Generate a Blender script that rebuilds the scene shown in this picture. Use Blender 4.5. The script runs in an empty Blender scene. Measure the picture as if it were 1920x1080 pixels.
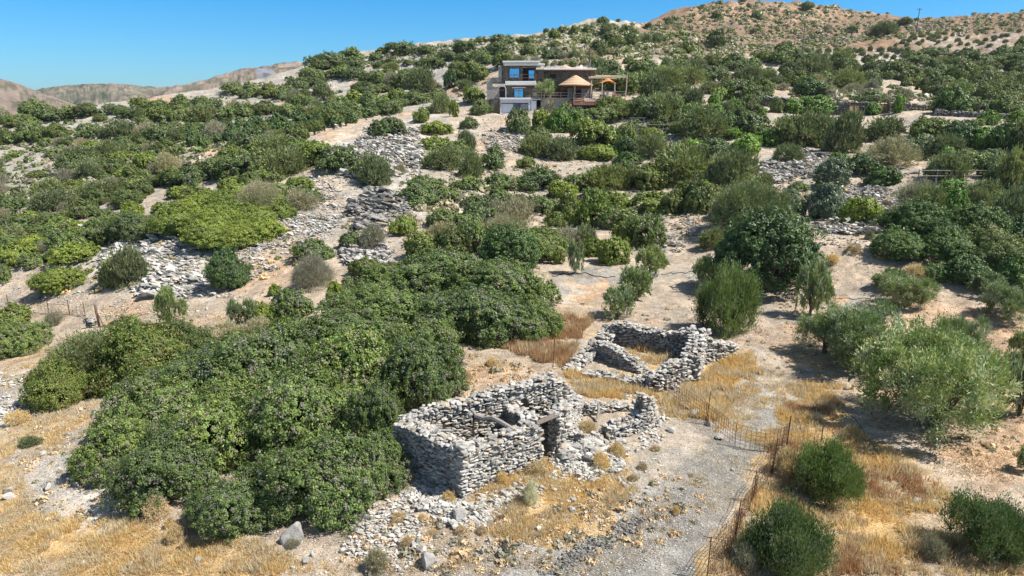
import bpy, bmesh, math, random
import numpy as np
from mathutils import Vector, Matrix, Euler
random.seed(7); rng = np.random.default_rng(7)
R = math.radians
C = bpy.context.scene.collection
# ---------------------------------------------------------------- camera, sky, sun, exposure
sc = bpy.context.scene
cam = bpy.data.objects.new('camera', bpy.data.cameras.new('camera')); C.objects.link(cam)
PITCH = R(15.0); FPX = 1280.0
cam.data.sensor_width = 36; cam.data.lens = 24.0
cam.data.clip_start = 0.5; cam.data.clip_end = 20000
cam.location = (0, 0, 0); cam.rotation_euler = (R(90) - PITCH, 0, 0)
sc.camera = cam
SUN_AZ = R(101); SUN_EL = R(54)          # azimuth clockwise from +Y
w = bpy.data.worlds.new('World'); sc.world = w; w.use_nodes = True
nt = w.node_tree; nt.nodes.clear()
sky = nt.nodes.new('ShaderNodeTexSky'); sky.sky_type = 'NISHITA'; sky.sun_disc = False
sky.sun_elevation = SUN_EL; sky.sun_rotation = SUN_AZ; sky.altitude = 100
sky.air_density = 1.0; sky.dust_density = 0.3; sky.ozone_density = 1.6
# the summer sky: deeper blue low down than the model gives, calmer overhead
tcw = nt.nodes.new('ShaderNodeTexCoord'); sxw = nt.nodes.new('ShaderNodeSeparateXYZ'); nt.links.new(tcw.outputs['Generated'], sxw.inputs[0])
rw = nt.nodes.new('ShaderNodeValToRGB'); nt.links.new(sxw.outputs['Z'], rw.inputs[0]); ew = rw.color_ramp.elements
ew[0].position = 0.0; ew[0].color = (.36,.65,.95,1); ew[1].position = .16; ew[1].color = (.13,.62,1.02,1); e3 = ew.new(.5); e3.color = (1.05,.97,.85,1)
mw = nt.nodes.new('ShaderNodeMix'); mw.data_type = 'RGBA'; mw.blend_type = 'MULTIPLY'; mw.inputs[0].default_value = 1.0
nt.links.new(sky.outputs[0], mw.inputs[6]); nt.links.new(rw.outputs[0], mw.inputs[7])
bg = nt.nodes.new('ShaderNodeBackground'); bg.inputs['Strength'].default_value = 0.085
wo = nt.nodes.new('ShaderNodeOutputWorld')
nt.links.new(mw.outputs[2], bg.inputs['Color']); nt.links.new(bg.outputs[0], wo.inputs['Surface'])
sl = bpy.data.lights.new('sun', 'SUN'); sl.energy = 4.8; sl.angle = R(0.5); sl.color = (1.0, 0.955, 0.89)
so = bpy.data.objects.new('sun', sl); C.objects.link(so)
sdir = Vector((math.sin(SUN_AZ)*math.cos(SUN_EL), math.cos(SUN_AZ)*math.cos(SUN_EL), math.sin(SUN_EL)))
so.rotation_euler = sdir.to_track_quat('Z', 'Y').to_euler(); so.location = (40, 20, 80)
sc.view_settings.view_transform = 'Standard'; sc.view_settings.look = 'None'
sc.view_settings.exposure = 0.84; sc.view_settings.gamma = 1.0; sc.view_settings.use_curve_mapping = False

# ---------------------------------------------------------------- view geometry
CP, SP = math.cos(PITCH), math.sin(PITCH)
def ray(px, py):
    u = (np.asarray(px, float) - 960)/FPX; v = (540 - np.asarray(py, float))/FPX
    return u, CP + v*SP, -SP + v*CP
def at(px, py, Y):
    u, dy, dz = ray(px, py); t = Y/dy
    return np.stack([t*u, Y*np.ones_like(t), t*dz], -1)
def at_z(px, py, z):
    u, dy, dz = ray(px, py); t = z/dz
    return np.stack([t*u, t*dy, z*np.ones_like(t)], -1)
def project(x, y, z):
    dep = y*CP - z*SP
    dep_s = np.where(dep > 0.1, dep, 0.1)
    return 960 + FPX*x/dep_s, 540 - FPX*(y*SP + z*CP)/dep_s, dep

# ---------------------------------------------------------------- noise
_P = np.random.default_rng(3).permutation(256); _P = np.concatenate([_P, _P, _P])
_G = np.random.default_rng(4).uniform(0, 2*np.pi, 256); _GX, _GY = np.cos(_G), np.sin(_G)
def noise(x, y):
    xi = np.floor(x).astype(int); yi = np.floor(y).astype(int); fx = x-xi; fy = y-yi
    xi &= 255; yi &= 255
    def g(a, b, dx, dy):
        h = _P[_P[(xi+a) & 255] + ((yi+b) & 255)]
        return _GX[h]*dx + _GY[h]*dy
    ux = fx*fx*fx*(fx*(fx*6-15)+10); uy = fy*fy*fy*(fy*(fy*6-15)+10)
    n0 = g(0, 0, fx, fy)*(1-ux) + g(1, 0, fx-1, fy)*ux
    n1 = g(0, 1, fx, fy-1)*(1-ux) + g(1, 1, fx-1, fy-1)*ux
    return (n0*(1-uy) + n1*uy)*1.5
def fbm(x, y, s, octv=4, gain=0.5):
    t = 0; a = 1; f = 1.0/s
    for i in range(octv):
        t = t + a*noise(x*f + 17.3*i, y*f - 9.1*i); a *= gain; f *= 2.03
    return t

# ---------------------------------------------------------------- terrain height
CTRL_Z = [(0,1080,-13.2),(480,1080,-12.7),(960,1080,-12.3),(1240,1080,-12.3),(1600,1080,-12.6),(1920,1080,-12.6),
 (0,850,-14),(250,800,-13.4),(870,930,-12),(1300,900,-12.2),(1600,900,-12.4),(1920,900,-12.2),
 (0,700,-15.5),(150,640,-16),(1205,805,-12.1),(1420,800,-12.25),(1700,850,-12.1),(900,700,-12.1),(1240,735,-12.3),
 (1500,700,-12.2),(1900,750,-12),(0,580,-16.5),(180,600,-16),(330,590,-14.8),(430,545,-13.8),(700,560,-12.3),
 (1100,560,-12),(1300,560,-12),(1500,600,-12),(1850,620,-11.8),(1100,490,-11.6),(1300,480,-11.5),(1550,540,-11.5),(1560,460,-9.5)]
CTRL_Y = [(1050,400,70),(1270,420,62),(1600,350,75),(1690,375,67),(1780,338,72),(1500,310,85),(930,222,125),(960,300,100),
 (720,290,95),(640,260,110),(370,290,105),(560,250,115),(300,370,85),(300,470,60),(500,460,60),(600,400,70),(100,470,65),
 (0,520,60),(0,340,110),(0,280,135),(0,236,160),(100,212,165),(200,196,170),(330,183,175),(450,161,190),(600,117,215),
 (700,94,225),(800,82,235),(930,72,240),(1000,66,242),(1060,52,245),(1120,40,245),(1170,44,240),(1210,47,300),(1280,17,330),
 (1340,7,340),(1500,6,350),(1600,22,350),(1690,34,345),(1780,32,350),(1920,16,360),(200,250,140),(400,225,150),(600,180,170),
 (750,150,190),(860,172,160),(800,195,150),(960,213,135),(1120,112,168),(980,118,165),(1250,130,190),(1400,100,215),(1560,112,210),(1740,85,240),
 (1880,92,230),(1900,135,200),(1300,62,280),(1500,52,300),(1450,196,130),(1600,214,120),(1700,214,115),(1650,180,140),
 (1900,220,110),(1800,275,90),(1500,260,105),(1200,255,115),(1350,225,115),(1200,330,88),(840,420,66),(1700,60,300),(1150,160,148),(1050,200,136)]
CTRL_W = [(0,-25,-14),(-60,-20,-20),(60,-20,-12),(-150,50,-32),(150,40,-9),(260,160,4),(200,90,-3),(-210,150,-30),(-90,60,-21),
 (-60,25,-18),(60,25,-12),(-160,230,-22),(-80,270,-14),(0,320,2),(60,420,-10),(200,470,10),(330,430,20),(-260,320,-45),(120,460,8),(320,300,26)]
_c = [at_z(*c) for c in CTRL_Z] + [at(*c) for c in CTRL_Y] + [np.array(c, float) for c in CTRL_W]
_c = np.array(_c); _S = 50.0
def _phi(d2): return 0.5*d2*np.log(d2 + 1e-12)
_xy = _c[:, :2]/_S; _n = len(_c)
_K = _phi(((_xy[:, None]-_xy[None])**2).sum(-1)) + np.eye(_n)*0.002
_Pm = np.c_[np.ones(_n), _xy]
_A = np.block([[_K, _Pm], [_Pm.T, np.zeros((3, 3))]])
_wts = np.linalg.solve(_A, np.r_[_c[:, 2], 0, 0, 0])
def H_tps(x, y):
    x = np.asarray(x, float); y = np.asarray(y, float); sh = np.broadcast(x, y).shape
    xf = (x+0*y).ravel()/_S; yf = (y+0*x).ravel()/_S
    out = np.empty(len(xf))
    for i in range(0, len(xf), 60000):
        a = xf[i:i+60000]; b = yf[i:i+60000]
        out[i:i+60000] = _phi((a[:, None]-_xy[:, 0])**2 + (b[:, None]-_xy[:, 1])**2) @ _wts[:_n] + _wts[_n] + a*_wts[_n+1] + b*_wts[_n+2]
    return out.reshape(sh)
def smooth(a, b, t):
    t = np.clip((t-a)/(b-a), 0, 1); return t*t*(3-2*t)
def rough(x, y):
    r = np.hypot(x, y)
    amp = 0.05 + 0.28*smooth(40, 110, r) + 1.1*smooth(130, 320, r)
    n = fbm(x, y, 9.0, 5, 0.55)*amp
    n += (np.abs(fbm(x+50, y, 38.0, 3)) - 0.3)*1.6*smooth(120, 300, r)
    n += fbm(x, y, 1.3, 3)*0.035
    return n
def H(x, y):
    x = np.asarray(x, float); y = np.asarray(y, float)
    r = np.hypot(x, y)
    t = smooth(430, 620, r)
    back = smooth(20, 140, -y)
    h = H_tps(np.clip(x, -420, 420), np.clip(y, -120, 520))
    h = h*(1-back) - 14*back
    return (h + rough(x, y))*(1-t) + (-60 + 12*fbm(x, y, 300.0, 3))*t
def hit(px, py, ymin=12, ymax=420, n=500):
    """first point of the ground seen through a place in the picture"""
    px = np.atleast_1d(np.asarray(px, float)); py = np.atleast_1d(np.asarray(py, float))
    u, dy, dz = ray(px, py)
    Ys = np.geomspace(ymin, ymax, n)
    out = np.full((len(px), 3), np.nan)
    for i0 in range(0, len(px), 200):
        s = slice(i0, i0+200)
        t = Ys[None]/dy[s, None]; X = t*u[s, None]; Z = t*dz[s, None]
        f = Z - H(X, Ys[None] + 0*X)
        for j in range(f.shape[0]):
            k = np.argmax(f[j] < 0)
            if f[j, k] >= 0: continue
            if k == 0: yy = Ys[0]
            else:
                a = f[j, k-1]/(f[j, k-1]-f[j, k]); yy = Ys[k-1] + a*(Ys[k]-Ys[k-1])
            xx = yy/dy[s][j]*u[s][j]
            out[i0+j] = (xx, yy, 0)
    ok = ~np.isnan(out[:, 0])
    out[ok, 2] = H(out[ok, 0], out[ok, 1])
    return out

# ---------------------------------------------------------------- mesh + tagging helpers
def tag(o, label=None, cat=None, group=None, kind=None):
    if label: o['label'] = label
    if cat: o['category'] = cat
    if group: o['group'] = group
    if kind: o['kind'] = kind
    return o
def mesh_arr(name, V, F, col=None, smooth_=False):
    """V (n,3), F (m,k) index array, col (n,3) point colours"""
    V = np.ascontiguousarray(V, np.float32); F = np.ascontiguousarray(F, np.int32)
    me = bpy.data.meshes.new(name); m, k = F.shape
    me.vertices.add(len(V)); me.vertices.foreach_set('co', V.ravel())
    me.loops.add(m*k); me.loops.foreach_set('vertex_index', F.ravel())
    me.polygons.add(m); me.polygons.foreach_set('loop_start', np.arange(0, m*k, k, dtype=np.int32))
    if not smooth_: me.polygons.foreach_set('use_smooth', np.zeros(m, bool))
    else: me.polygons.foreach_set('use_smooth', np.ones(m, bool))
    if col is not None:
        a = me.color_attributes.new('tint', 'FLOAT_COLOR', 'POINT')
        c4 = np.ones((len(V), 4), np.float32); c4[:, :3] = col; a.data.foreach_set('color', c4.ravel())
    me.update(calc_edges=True)
    return me
def link(name, me, mat=None, parent=None, loc=None):
    o = bpy.data.objects.new(name, me); C.objects.link(o)
    if mat is not None and me is not None and not me.materials: me.materials.append(mat)
    if parent is not None: o.parent = parent
    if loc is not None: o.location = loc
    return o
def empty(name, loc, label, cat, group=None, rz=0):
    o = bpy.data.objects.new(name, None); C.objects.link(o); o.empty_display_size = 0.3
    o.location = loc; o.rotation_euler = (0, 0, rz)
    return tag(o, label, cat, group)
class MB:
    """collects boxes, tubes, prisms into one mesh"""
    def __init__(s): s.v = []; s.f = []
    def add(s, vs, fs):
        n = len(s.v); s.v += [tuple(p) for p in vs]; s.f += [tuple(i+n for i in f) for f in fs]; return s
    def box(s, x0, x1, y0, y1, z0, z1):
        return s.add([(x0,y0,z0),(x1,y0,z0),(x1,y1,z0),(x0,y1,z0),(x0,y0,z1),(x1,y0,z1),(x1,y1,z1),(x0,y1,z1)],
            [(0,3,2,1),(4,5,6,7),(0,1,5,4),(1,2,6,5),(2,3,7,6),(3,0,4,7)])
    def tube(s, pts, r, n=6, caps=True):
        pts = [Vector(p) for p in pts]; rs = r if hasattr(r, '__len__') else [r]*len(pts)
        base = len(s.v)
        for i, p in enumerate(pts):
            d = (pts[min(i+1, len(pts)-1)] - pts[max(i-1, 0)]).normalized()
            a = d.cross(Vector((0, 0, 1)) if abs(d.z) < 0.9 else Vector((1, 0, 0))).normalized(); b = d.cross(a)
            for k in range(n):
                t = 2*math.pi*k/n; s.v.append(tuple(p + (a*math.cos(t) + b*math.sin(t))*rs[i]))
        for i in range(len(pts)-1):
            for k in range(n):
                q = base+i*n; s.f.append((q+k, q+(k+1) % n, q+n+(k+1) % n, q+n+k))
        if caps:
            s.f.append(tuple(base+k for k in range(n))[::-1]); s.f.append(tuple(base+(len(pts)-1)*n+k for k in range(n)))
        return s
    def build(s, name, mat, parent=None, bevel=0.0, loc=None):
        me = bpy.data.meshes.new(name); me.from_pydata(s.v, [], s.f); me.update()
        bm = bmesh.new(); bm.from_mesh(me)
        if bevel > 0: bmesh.ops.bevel(bm, geom=bm.edges[:], offset=bevel, segments=1, affect='EDGES', profile=0.5)
        bmesh.ops.recalc_face_normals(bm, faces=bm.faces); bm.to_mesh(me); bm.free()
        return link(name, me, mat, parent, loc)

# ---------------------------------------------------------------- materials
def mat_new(name):
    m = bpy.data.materials.new(name); m.use_nodes = True
    n = m.node_tree; b = n.nodes['Principled BSDF']; b.inputs['Roughness'].default_value = 0.9
    b.inputs['Specular IOR Level'].default_value = 0.25
    return m, n, b
def N(n, t, **k):
    q = n.nodes.new(t)
    for a, v in k.items():
        if a in q.inputs.keys(): q.inputs[a].default_value = v
        else: setattr(q, a, v)
    return q
def mixc(n, a, b, f, mode='MIX'):
    q = n.nodes.new('ShaderNodeMix'); q.data_type = 'RGBA'; q.blend_type = mode
    for s, v in ((q.inputs[6], a), (q.inputs[7], b), (q.inputs[0], f)):
        if isinstance(v, bpy.types.NodeSocket): n.links.new(v, s)
        elif isinstance(v, (int, float)): s.default_value = v
        else: s.default_value = (*v, 1)
    return q.outputs[2]
def ramp(n, src, pts):
    q = n.nodes.new('ShaderNodeValToRGB'); e = q.color_ramp.elements
    while len(e) < len(pts): e.new(0.5)
    for i, (p, c) in enumerate(pts): e[i].position = p; e[i].color = (*c, 1) if hasattr(c, '__len__') else (c, c, c, 1)
    n.links.new(src, q.inputs[0]); return q.outputs[0]
def ntex(n, scale, detail=4, rough_=0.6, co=None, kind='ShaderNodeTexNoise'):
    q = n.nodes.new(kind); q.inputs['Scale'].default_value = scale
    if 'Detail' in q.inputs.keys(): q.inputs['Detail'].default_value = detail; q.inputs['Roughness'].default_value = rough_
    if co is not None: n.links.new(co, q.inputs['Vector'])
    return q
def bump(n, b, src, dist=0.02, strength=0.6):
    q = n.nodes.new('ShaderNodeBump'); q.inputs['Distance'].default_value = dist; q.inputs['Strength'].default_value = strength
    n.links.new(src, q.inputs['Height']); n.links.new(q.outputs[0], b.inputs['Normal'])
def simple(name, col, rough_=0.8, var=0.25, scale=6.0, metal=0.0, bmp=0.0):
    m, n, b = mat_new(name); b.inputs['Roughness'].default_value = rough_; b.inputs['Metallic'].default_value = metal
    tc = n.nodes.new('ShaderNodeTexCoord')
    t = ntex(n, scale, 5, 0.65, tc.outputs['Object'])
    c = mixc(n, tuple(x*(1-var) for x in col), tuple(min(1, x*(1+var)) for x in col), ramp(n, t.outputs[0], [(0.3, 0.0), (0.7, 1.0)]))
    n.links.new(c, b.inputs['Base Color'])
    if bmp: bump(n, b, t.outputs[0], bmp)
    return m
def attr_mat(name, rough_=0.95, nscale=(3.0, 22.0), contrast=0.5, bmp=0.03, specks=None, rnd=0.0):
    """base colour from the point colour 'tint', broken up by noise"""
    m, n, b = mat_new(name); b.inputs['Roughness'].default_value = rough_; b.inputs['Specular IOR Level'].default_value = 0.1
    at_ = n.nodes.new('ShaderNodeAttribute'); at_.attribute_name = 'tint'
    g = n.nodes.new('ShaderNodeNewGeometry')
    t1 = ntex(n, nscale[0], 6, 0.65, g.outputs['Position']); t2 = ntex(n, nscale[1], 4, 0.6, g.outputs['Position'])
    c = mixc(n, at_.outputs['Color'], ramp(n, t1.outputs[0], [(0.28, 1-contrast), (0.72, 1+contrast*0.6)]), 1.0, 'MULTIPLY')
    c = mixc(n, c, ramp(n, t2.outputs[0], [(0.3, 1-contrast*0.8), (0.7, 1+contrast*0.5)]), 1.0, 'MULTIPLY')
    if rnd:
        oi = n.nodes.new('ShaderNodeObjectInfo')
        c = mixc(n, c, ramp(n, oi.outputs['Random'], [(0.0, 1-rnd), (1.0, 1+rnd)]), 1.0, 'MULTIPLY')
    n.links.new(c, b.inputs['Base Color'])
    if bmp: bump(n, b, t2.outputs[0], bmp, 0.7)
    return m
# ================================================================ GROUND
def inpoly(px, py, poly):
    p = np.array(poly, float); r = np.zeros(px.shape, bool); j = len(p)-1
    for i in range(len(p)):
        a, b = p[i], p[j]
        c = ((a[1] > py) != (b[1] > py)) & (px < (b[0]-a[0])*(py-a[1])/(b[1]-a[1]+1e-9)+a[0])
        r ^= c; j = i
    return r
SOIL = (.41,.33,.245); GRASS = (.44,.30,.14); GRAVEL = (.285,.27,.24); PINK = (.46,.315,.205); ORANGE = (.40,.23,.12)
PALE = (.46,.42,.36); SCREE = (.42,.385,.33); BROWN = (.20,.135,.09); GREYHILL = (.32,.30,.26); PATH = (.31,.285,.245); LITTER = (.2,.14,.09)
# natural patches of soil, grass and gravel, outlined in the picture and laid on the ground
ZONES = [
 (GREYHILL, [(-50,180),(600,90),(1180,30),(1230,110),(900,130),(860,200),(500,260),(300,380),(-50,420)], .9),
 (BROWN, [(1180,60),(1280,-10),(1960,-10),(1960,120),(1750,110),(1500,100),(1250,120)], .95),
 (PINK, [(1210,50),(1340,0),(1700,20),(1500,50),(1300,40)], .4),
 (ORANGE, [(1060,112),(1180,98),(1240,108),(1100,125),(1040,130)], .8),
 (ORANGE, [(1480,80),(1700,60),(1800,62),(1560,100),(1440,105)], .35),
 (ORANGE, [(840,170),(900,140),(940,150),(930,170),(880,175),(850,190)], .7),
 (PALE, [(1505,95),(1700,100),(1690,120),(1520,118)], .9), (PALE, [(1690,65),(1960,60),(1960,95),(1760,92),(1690,82)], .6),
 (PINK, [(1460,150),(1760,170),(1780,205),(1560,190),(1440,175)], .7), (ORANGE, [(255,182),(330,182),(330,196),(255,196)], .8),
 (PINK, [(340,260),(420,268),(560,250),(650,225),(700,218),(780,205),(760,230),(650,262),(560,262),(420,285),(400,305),(370,320),(345,285)], .9),
 (PALE, [(600,275),(700,225),(860,205),(840,240),(720,260),(640,285)], .6),
 (PINK, [(880,250),(930,215),(975,210),(985,230),(960,300),(900,310)], .6),
 (SCREE, [(630,290),(690,240),(790,240),(840,300),(780,330),(850,400),(700,430),(640,420),(640,330)], .8),
 (SCREE, [(640,440),(740,440),(740,500),(650,500)], .8), (SCREE, [(110,450),(330,420),(380,470),(420,540),(330,560),(180,560),(100,520)], .75),
 (SCREE, [(1380,300),(1560,270),(1560,340),(1400,350)], .8), (SCREE, [(1560,330),(1740,350),(1740,430),(1580,470),(1500,430)], .6),
 (PINK, [(420,500),(560,470),(540,540),(420,600),(300,600),(200,600),(60,560),(60,548),(300,570),(430,560)], .55),
 (SOIL, [(1000,480),(1960,480),(1960,600),(1040,560)], .8), (PINK, [(1480,420),(1640,400),(1640,440),(1500,460)], .6),
 (GRAVEL, [(1030,500),(1150,490),(1320,500),(1640,560),(1640,590),(1400,600),(1380,700),(1300,600),(1040,560)], .55),
 (PINK, [(1040,560),(1120,545),(1300,590),(1420,600),(1960,560),(1960,900),(1850,930),(1560,700),(1380,650),(1040,600)], .8),
 (PINK, [(1150,530),(1500,520),(1500,560),(1200,560)], .35),
 (PINK, [(850,670),(900,640),(1060,680),(1060,720),(860,740)], .75),
 (GRASS, [(900,620),(1060,570),(1120,600),(1060,700),(1030,690),(920,660)], .7),
 (GRASS, [(1060,690),(1160,700),(1230,740),(1300,700),(1400,650),(1440,700),(1340,800),(1250,800),(1200,740),(1080,740)], .9),
 (GRASS, [(1140,640),(1280,650),(1270,690),(1150,690)], .7),
 (GRASS, [(1340,690),(1560,690),(1560,800),(1480,860),(1440,900),(1420,780),(1350,800)], .55),
 (GRASS, [(1430,800),(1600,800),(1720,880),(1830,960),(1960,1090),(1300,1090),(1390,940),(1460,840)], .85),
 (GRASS, [(880,900),(960,870),(1080,850),(1180,880),(1200,920),(1120,980),(1050,1040),(920,1000),(880,960)], .85),
 (GRASS, [(1200,760),(1330,770),(1330,830),(1270,860),(1180,840)], .6),
 (GRASS, [(-50,900),(40,880),(60,960),(200,960),(420,1000),(600,1060),(640,1100),(-50,1100)], .85),
 (GRASS, [(-50,830),(60,770),(180,740),(200,760),(100,840),(30,900),(-50,960)], .7),
 (PALE, [(30,860),(150,830),(240,900),(240,980),(90,960)], .75), (PALE, [(-50,700),(80,680),(120,740),(0,790),(-50,790)], .5),
 (PINK, [(-50,690),(100,640),(140,650),(20,710),(-50,740)], .6),
 (PATH, [(1480,700),(1560,700),(1500,770),(1440,860),(1390,940),(1300,1100),(1080,1100),(1150,960),(1290,840),(1350,770),(1420,700)], .7),
 (GRAVEL, [(1020,1100),(1080,1030),(1180,980),(1320,850),(1420,830),(1400,920),(1280,1100)], .95),
 (GRAVEL, [(640,1020),(760,1000),(1100,1020),(1120,1060),(1000,1100),(640,1100)], .45),
 (SOIL, [(640,920),(860,930),(900,1020),(640,1030)], .5),
 (PALE, [(1180,1000),(1320,900),(1330,950),(1220,1090)], .5),
]
TRACK_POLY = [(1140,1500),(1085,1030),(1180,975),(1320,850),(1350,818),(1430,835),(1415,880),(1380,950),(1330,1010),(1290,1090),(1250,1500)]
def ground_colour(x, y, z):
    px, py, dep = project(x, y, z)
    ok = dep > 3
    kk = np.clip(1-dep/90, .35, 1)
    qx = px + fbm(x, y, 9.0, 5, .6)*55*kk + fbm(x+9, y, 1.5, 4, .7)*26*kk
    qy = py + (fbm(x-40, y+9, 9.0, 5, .6)*45 + fbm(x, y+7, 1.5, 4, .7)*22)*np.clip((py-150)/400, .12, 1)
    col = np.tile(np.array(SOIL), (len(x), 1))
    n1 = fbm(x+3, y-8, 6.0, 5, .65)[:, None]
    for c, poly, a in ZONES:
        m = inpoly(qx, qy, poly) & ok
        aa = np.clip(a - .12 + 1.1*n1[m], 0, 1)
        if c is BROWN: aa = np.clip(aa+.5, .88, 1)
        if py[m].mean() < 110 and c is not BROWN and dep[m].mean() > 230: aa = aa*.6
        col[m] = col[m]*(1-aa) + np.array(c)*aa
    mid = smooth(60, 160, dep)[:, None]
    f = np.clip(0.5+fbm(x, y, 2.2, 4, .7), 0, 1)[:, None]
    col = col*(0.82+0.36*f)
    g = (smooth(-.15, .35, fbm(x+300, y+60, 5.0, 5, .7))*smooth(45, 70, dep)*(1-smooth(190, 240, dep)))[:, None]*.68
    col = col*(1-g) + np.array((.28,.262,.228))*g
    # scattered greyer and browner patches
    g = (smooth(.15, .5, fbm(x-100, y+60, 17.0, 4, .6))*(1-.7*smooth(200, 240, dep)))[:, None]*0.4
    col = col*(1-g) + np.array(GRAVEL)*g
    tr = inpoly(qx*.35+px*.65, qy*.35+py*.65, TRACK_POLY) & ok & (dep < 60)
    rut = .8 + .25*np.abs(fbm(x*.7+y*.7, (y-x)*.25, 1.1, 3))[:, None]
    col[tr] = (col[tr]*.35 + np.array((.27,.255,.225))*.65)*rut[tr]
    return np.clip(col, 0.02, 0.8)
def polar_grid(az, rr):
    A, RR = np.meshgrid(az, rr); x = (RR*np.sin(A)).ravel(); y = (RR*np.cos(A)).ravel()
    nr, na = A.shape; i = np.arange(nr-1)[:, None]*na + np.arange(na-1)[None]
    F = np.stack([i, i+1, i+na+1, i+na], -1).reshape(-1, 4)[:, ::-1]
    return x, y, F
azf = np.radians(np.arange(-46, 46.01, 0.13)); azb = np.radians(np.arange(46, 314.01, 2.0))[1:]
az = np.concatenate([azf, azb]); az[-1] = az[0] + 2*np.pi
rr = np.concatenate([[0.02, 3, 6, 9, 12], np.geomspace(14, 400, 480), np.geomspace(405, 9000, 40)])
gx, gy, GF = polar_grid(az, rr)
gz = H(gx, gy)
# heights read back from the finished sheet, so that everything stands exactly on it
H_exact = H; _GZ = gz.reshape(len(rr), len(az)); _ri = np.arange(len(rr), dtype=float)
def H(x, y):
    x = np.asarray(x, float); y = np.asarray(y, float); r = np.hypot(x, y); a = np.mod(np.arctan2(x, y)+np.pi, 2*np.pi)-np.pi
    a = np.where(a < az[0], a+2*np.pi, a)
    i = np.clip(np.interp(r, rr, _ri), 0, len(rr)-1.001); j = np.clip(np.interp(a, az, np.arange(len(az), dtype=float)), 0, len(az)-1.001)
    i0 = i.astype(int); j0 = j.astype(int); fi = i-i0; fj = j-j0
    return (_GZ[i0, j0]*(1-fi)*(1-fj) + _GZ[i0+1, j0]*fi*(1-fj) + _GZ[i0, j0+1]*(1-fi)*fj + _GZ[i0+1, j0+1]*fi*fj)
gcol = ground_colour(gx, gy, gz)
tpx, tpy, tdep = project(gx, gy, gz)
tq = inpoly(tpx + fbm(gx, gy, 2.0, 4)*16, tpy + fbm(gx+5, gy, 2.0, 4)*10, TRACK_POLY) & (tdep > 5) & (tdep < 60)
# the track is worn about a hand's breadth into the ground
GV = np.c_[gx, gy, gz]
def ground_mat():
    m, n, b = mat_new('ground'); b.inputs['Roughness'].default_value = 0.97; b.inputs['Specular IOR Level'].default_value = 0.05
    at_ = n.nodes.new('ShaderNodeAttribute'); at_.attribute_name = 'tint'
    g = n.nodes.new('ShaderNodeNewGeometry'); P = g.outputs['Position']
    t0 = ntex(n, 0.35, 6, 0.7, P); t1 = ntex(n, 2.3, 8, 0.7, P); t2 = ntex(n, 13.0, 6, 0.7, P)
    c = mixc(n, at_.outputs['Color'], ramp(n, t0.outputs[0], [(0.3, .82), (0.7, 1.18)]), 1.0, 'MULTIPLY')
    c = mixc(n, c, ramp(n, t1.outputs[0], [(0.3, .62), (0.5, 1.0), (0.7, 1.32)]), 1.0, 'MULTIPLY')
    c = mixc(n, c, ramp(n, t2.outputs[0], [(0.3, .5), (0.5, 1.0), (0.7, 1.4)]), 1.0, 'MULTIPLY')
    # pebbles: pale cells with random tone
    v = n.nodes.new('ShaderNodeTexVoronoi'); v.inputs['Scale'].default_value = 9.0; v.inputs['Randomness'].default_value = 1; n.links.new(P, v.inputs['Vector'])
    peb = ramp(n, v.outputs['Distance'], [(0.16, 1.0), (0.24, 0.0)])
    tn = ramp(n, v.outputs['Color'], [(0.35, 0.0), (0.6, 1.0)])
    pm = n.nodes.new('ShaderNodeMath'); pm.operation = 'MULTIPLY'; n.links.new(peb, pm.inputs[0]); n.links.new(tn, pm.inputs[1])
    pm2 = n.nodes.new('ShaderNodeMath'); pm2.operation = 'MULTIPLY'; n.links.new(pm.outputs[0], pm2.inputs[0]); n.links.new(ramp(n, t1.outputs[0], [(0.36, 0.15), (0.56, 0.95)]), pm2.inputs[1])
    c = mixc(n, c, (.56, .53, .47), pm2.outputs[0])
    n.links.new(c, b.inputs['Base Color'])
    ad = n.nodes.new('ShaderNodeMath'); ad.operation = 'ADD'; n.links.new(t2.outputs[0], ad.inputs[0]); n.links.new(t1.outputs[0], ad.inputs[1])
    bump(n, b, ad.outputs[0], 0.12, 0.8)
    return m
GM = ground_mat()
ftrack = tq[GF].mean(1) > 0.6
for nm, sel in (('ground', ~ftrack), ('gravel_track', ftrack)):
    F = GF[sel]; used = np.unique(F); remap = np.zeros(len(GV), int); remap[used] = np.arange(len(used))
    o = link(nm, mesh_arr(nm, GV[used], remap[F], gcol[used], True), GM); tag(o, kind='structure')
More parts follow.
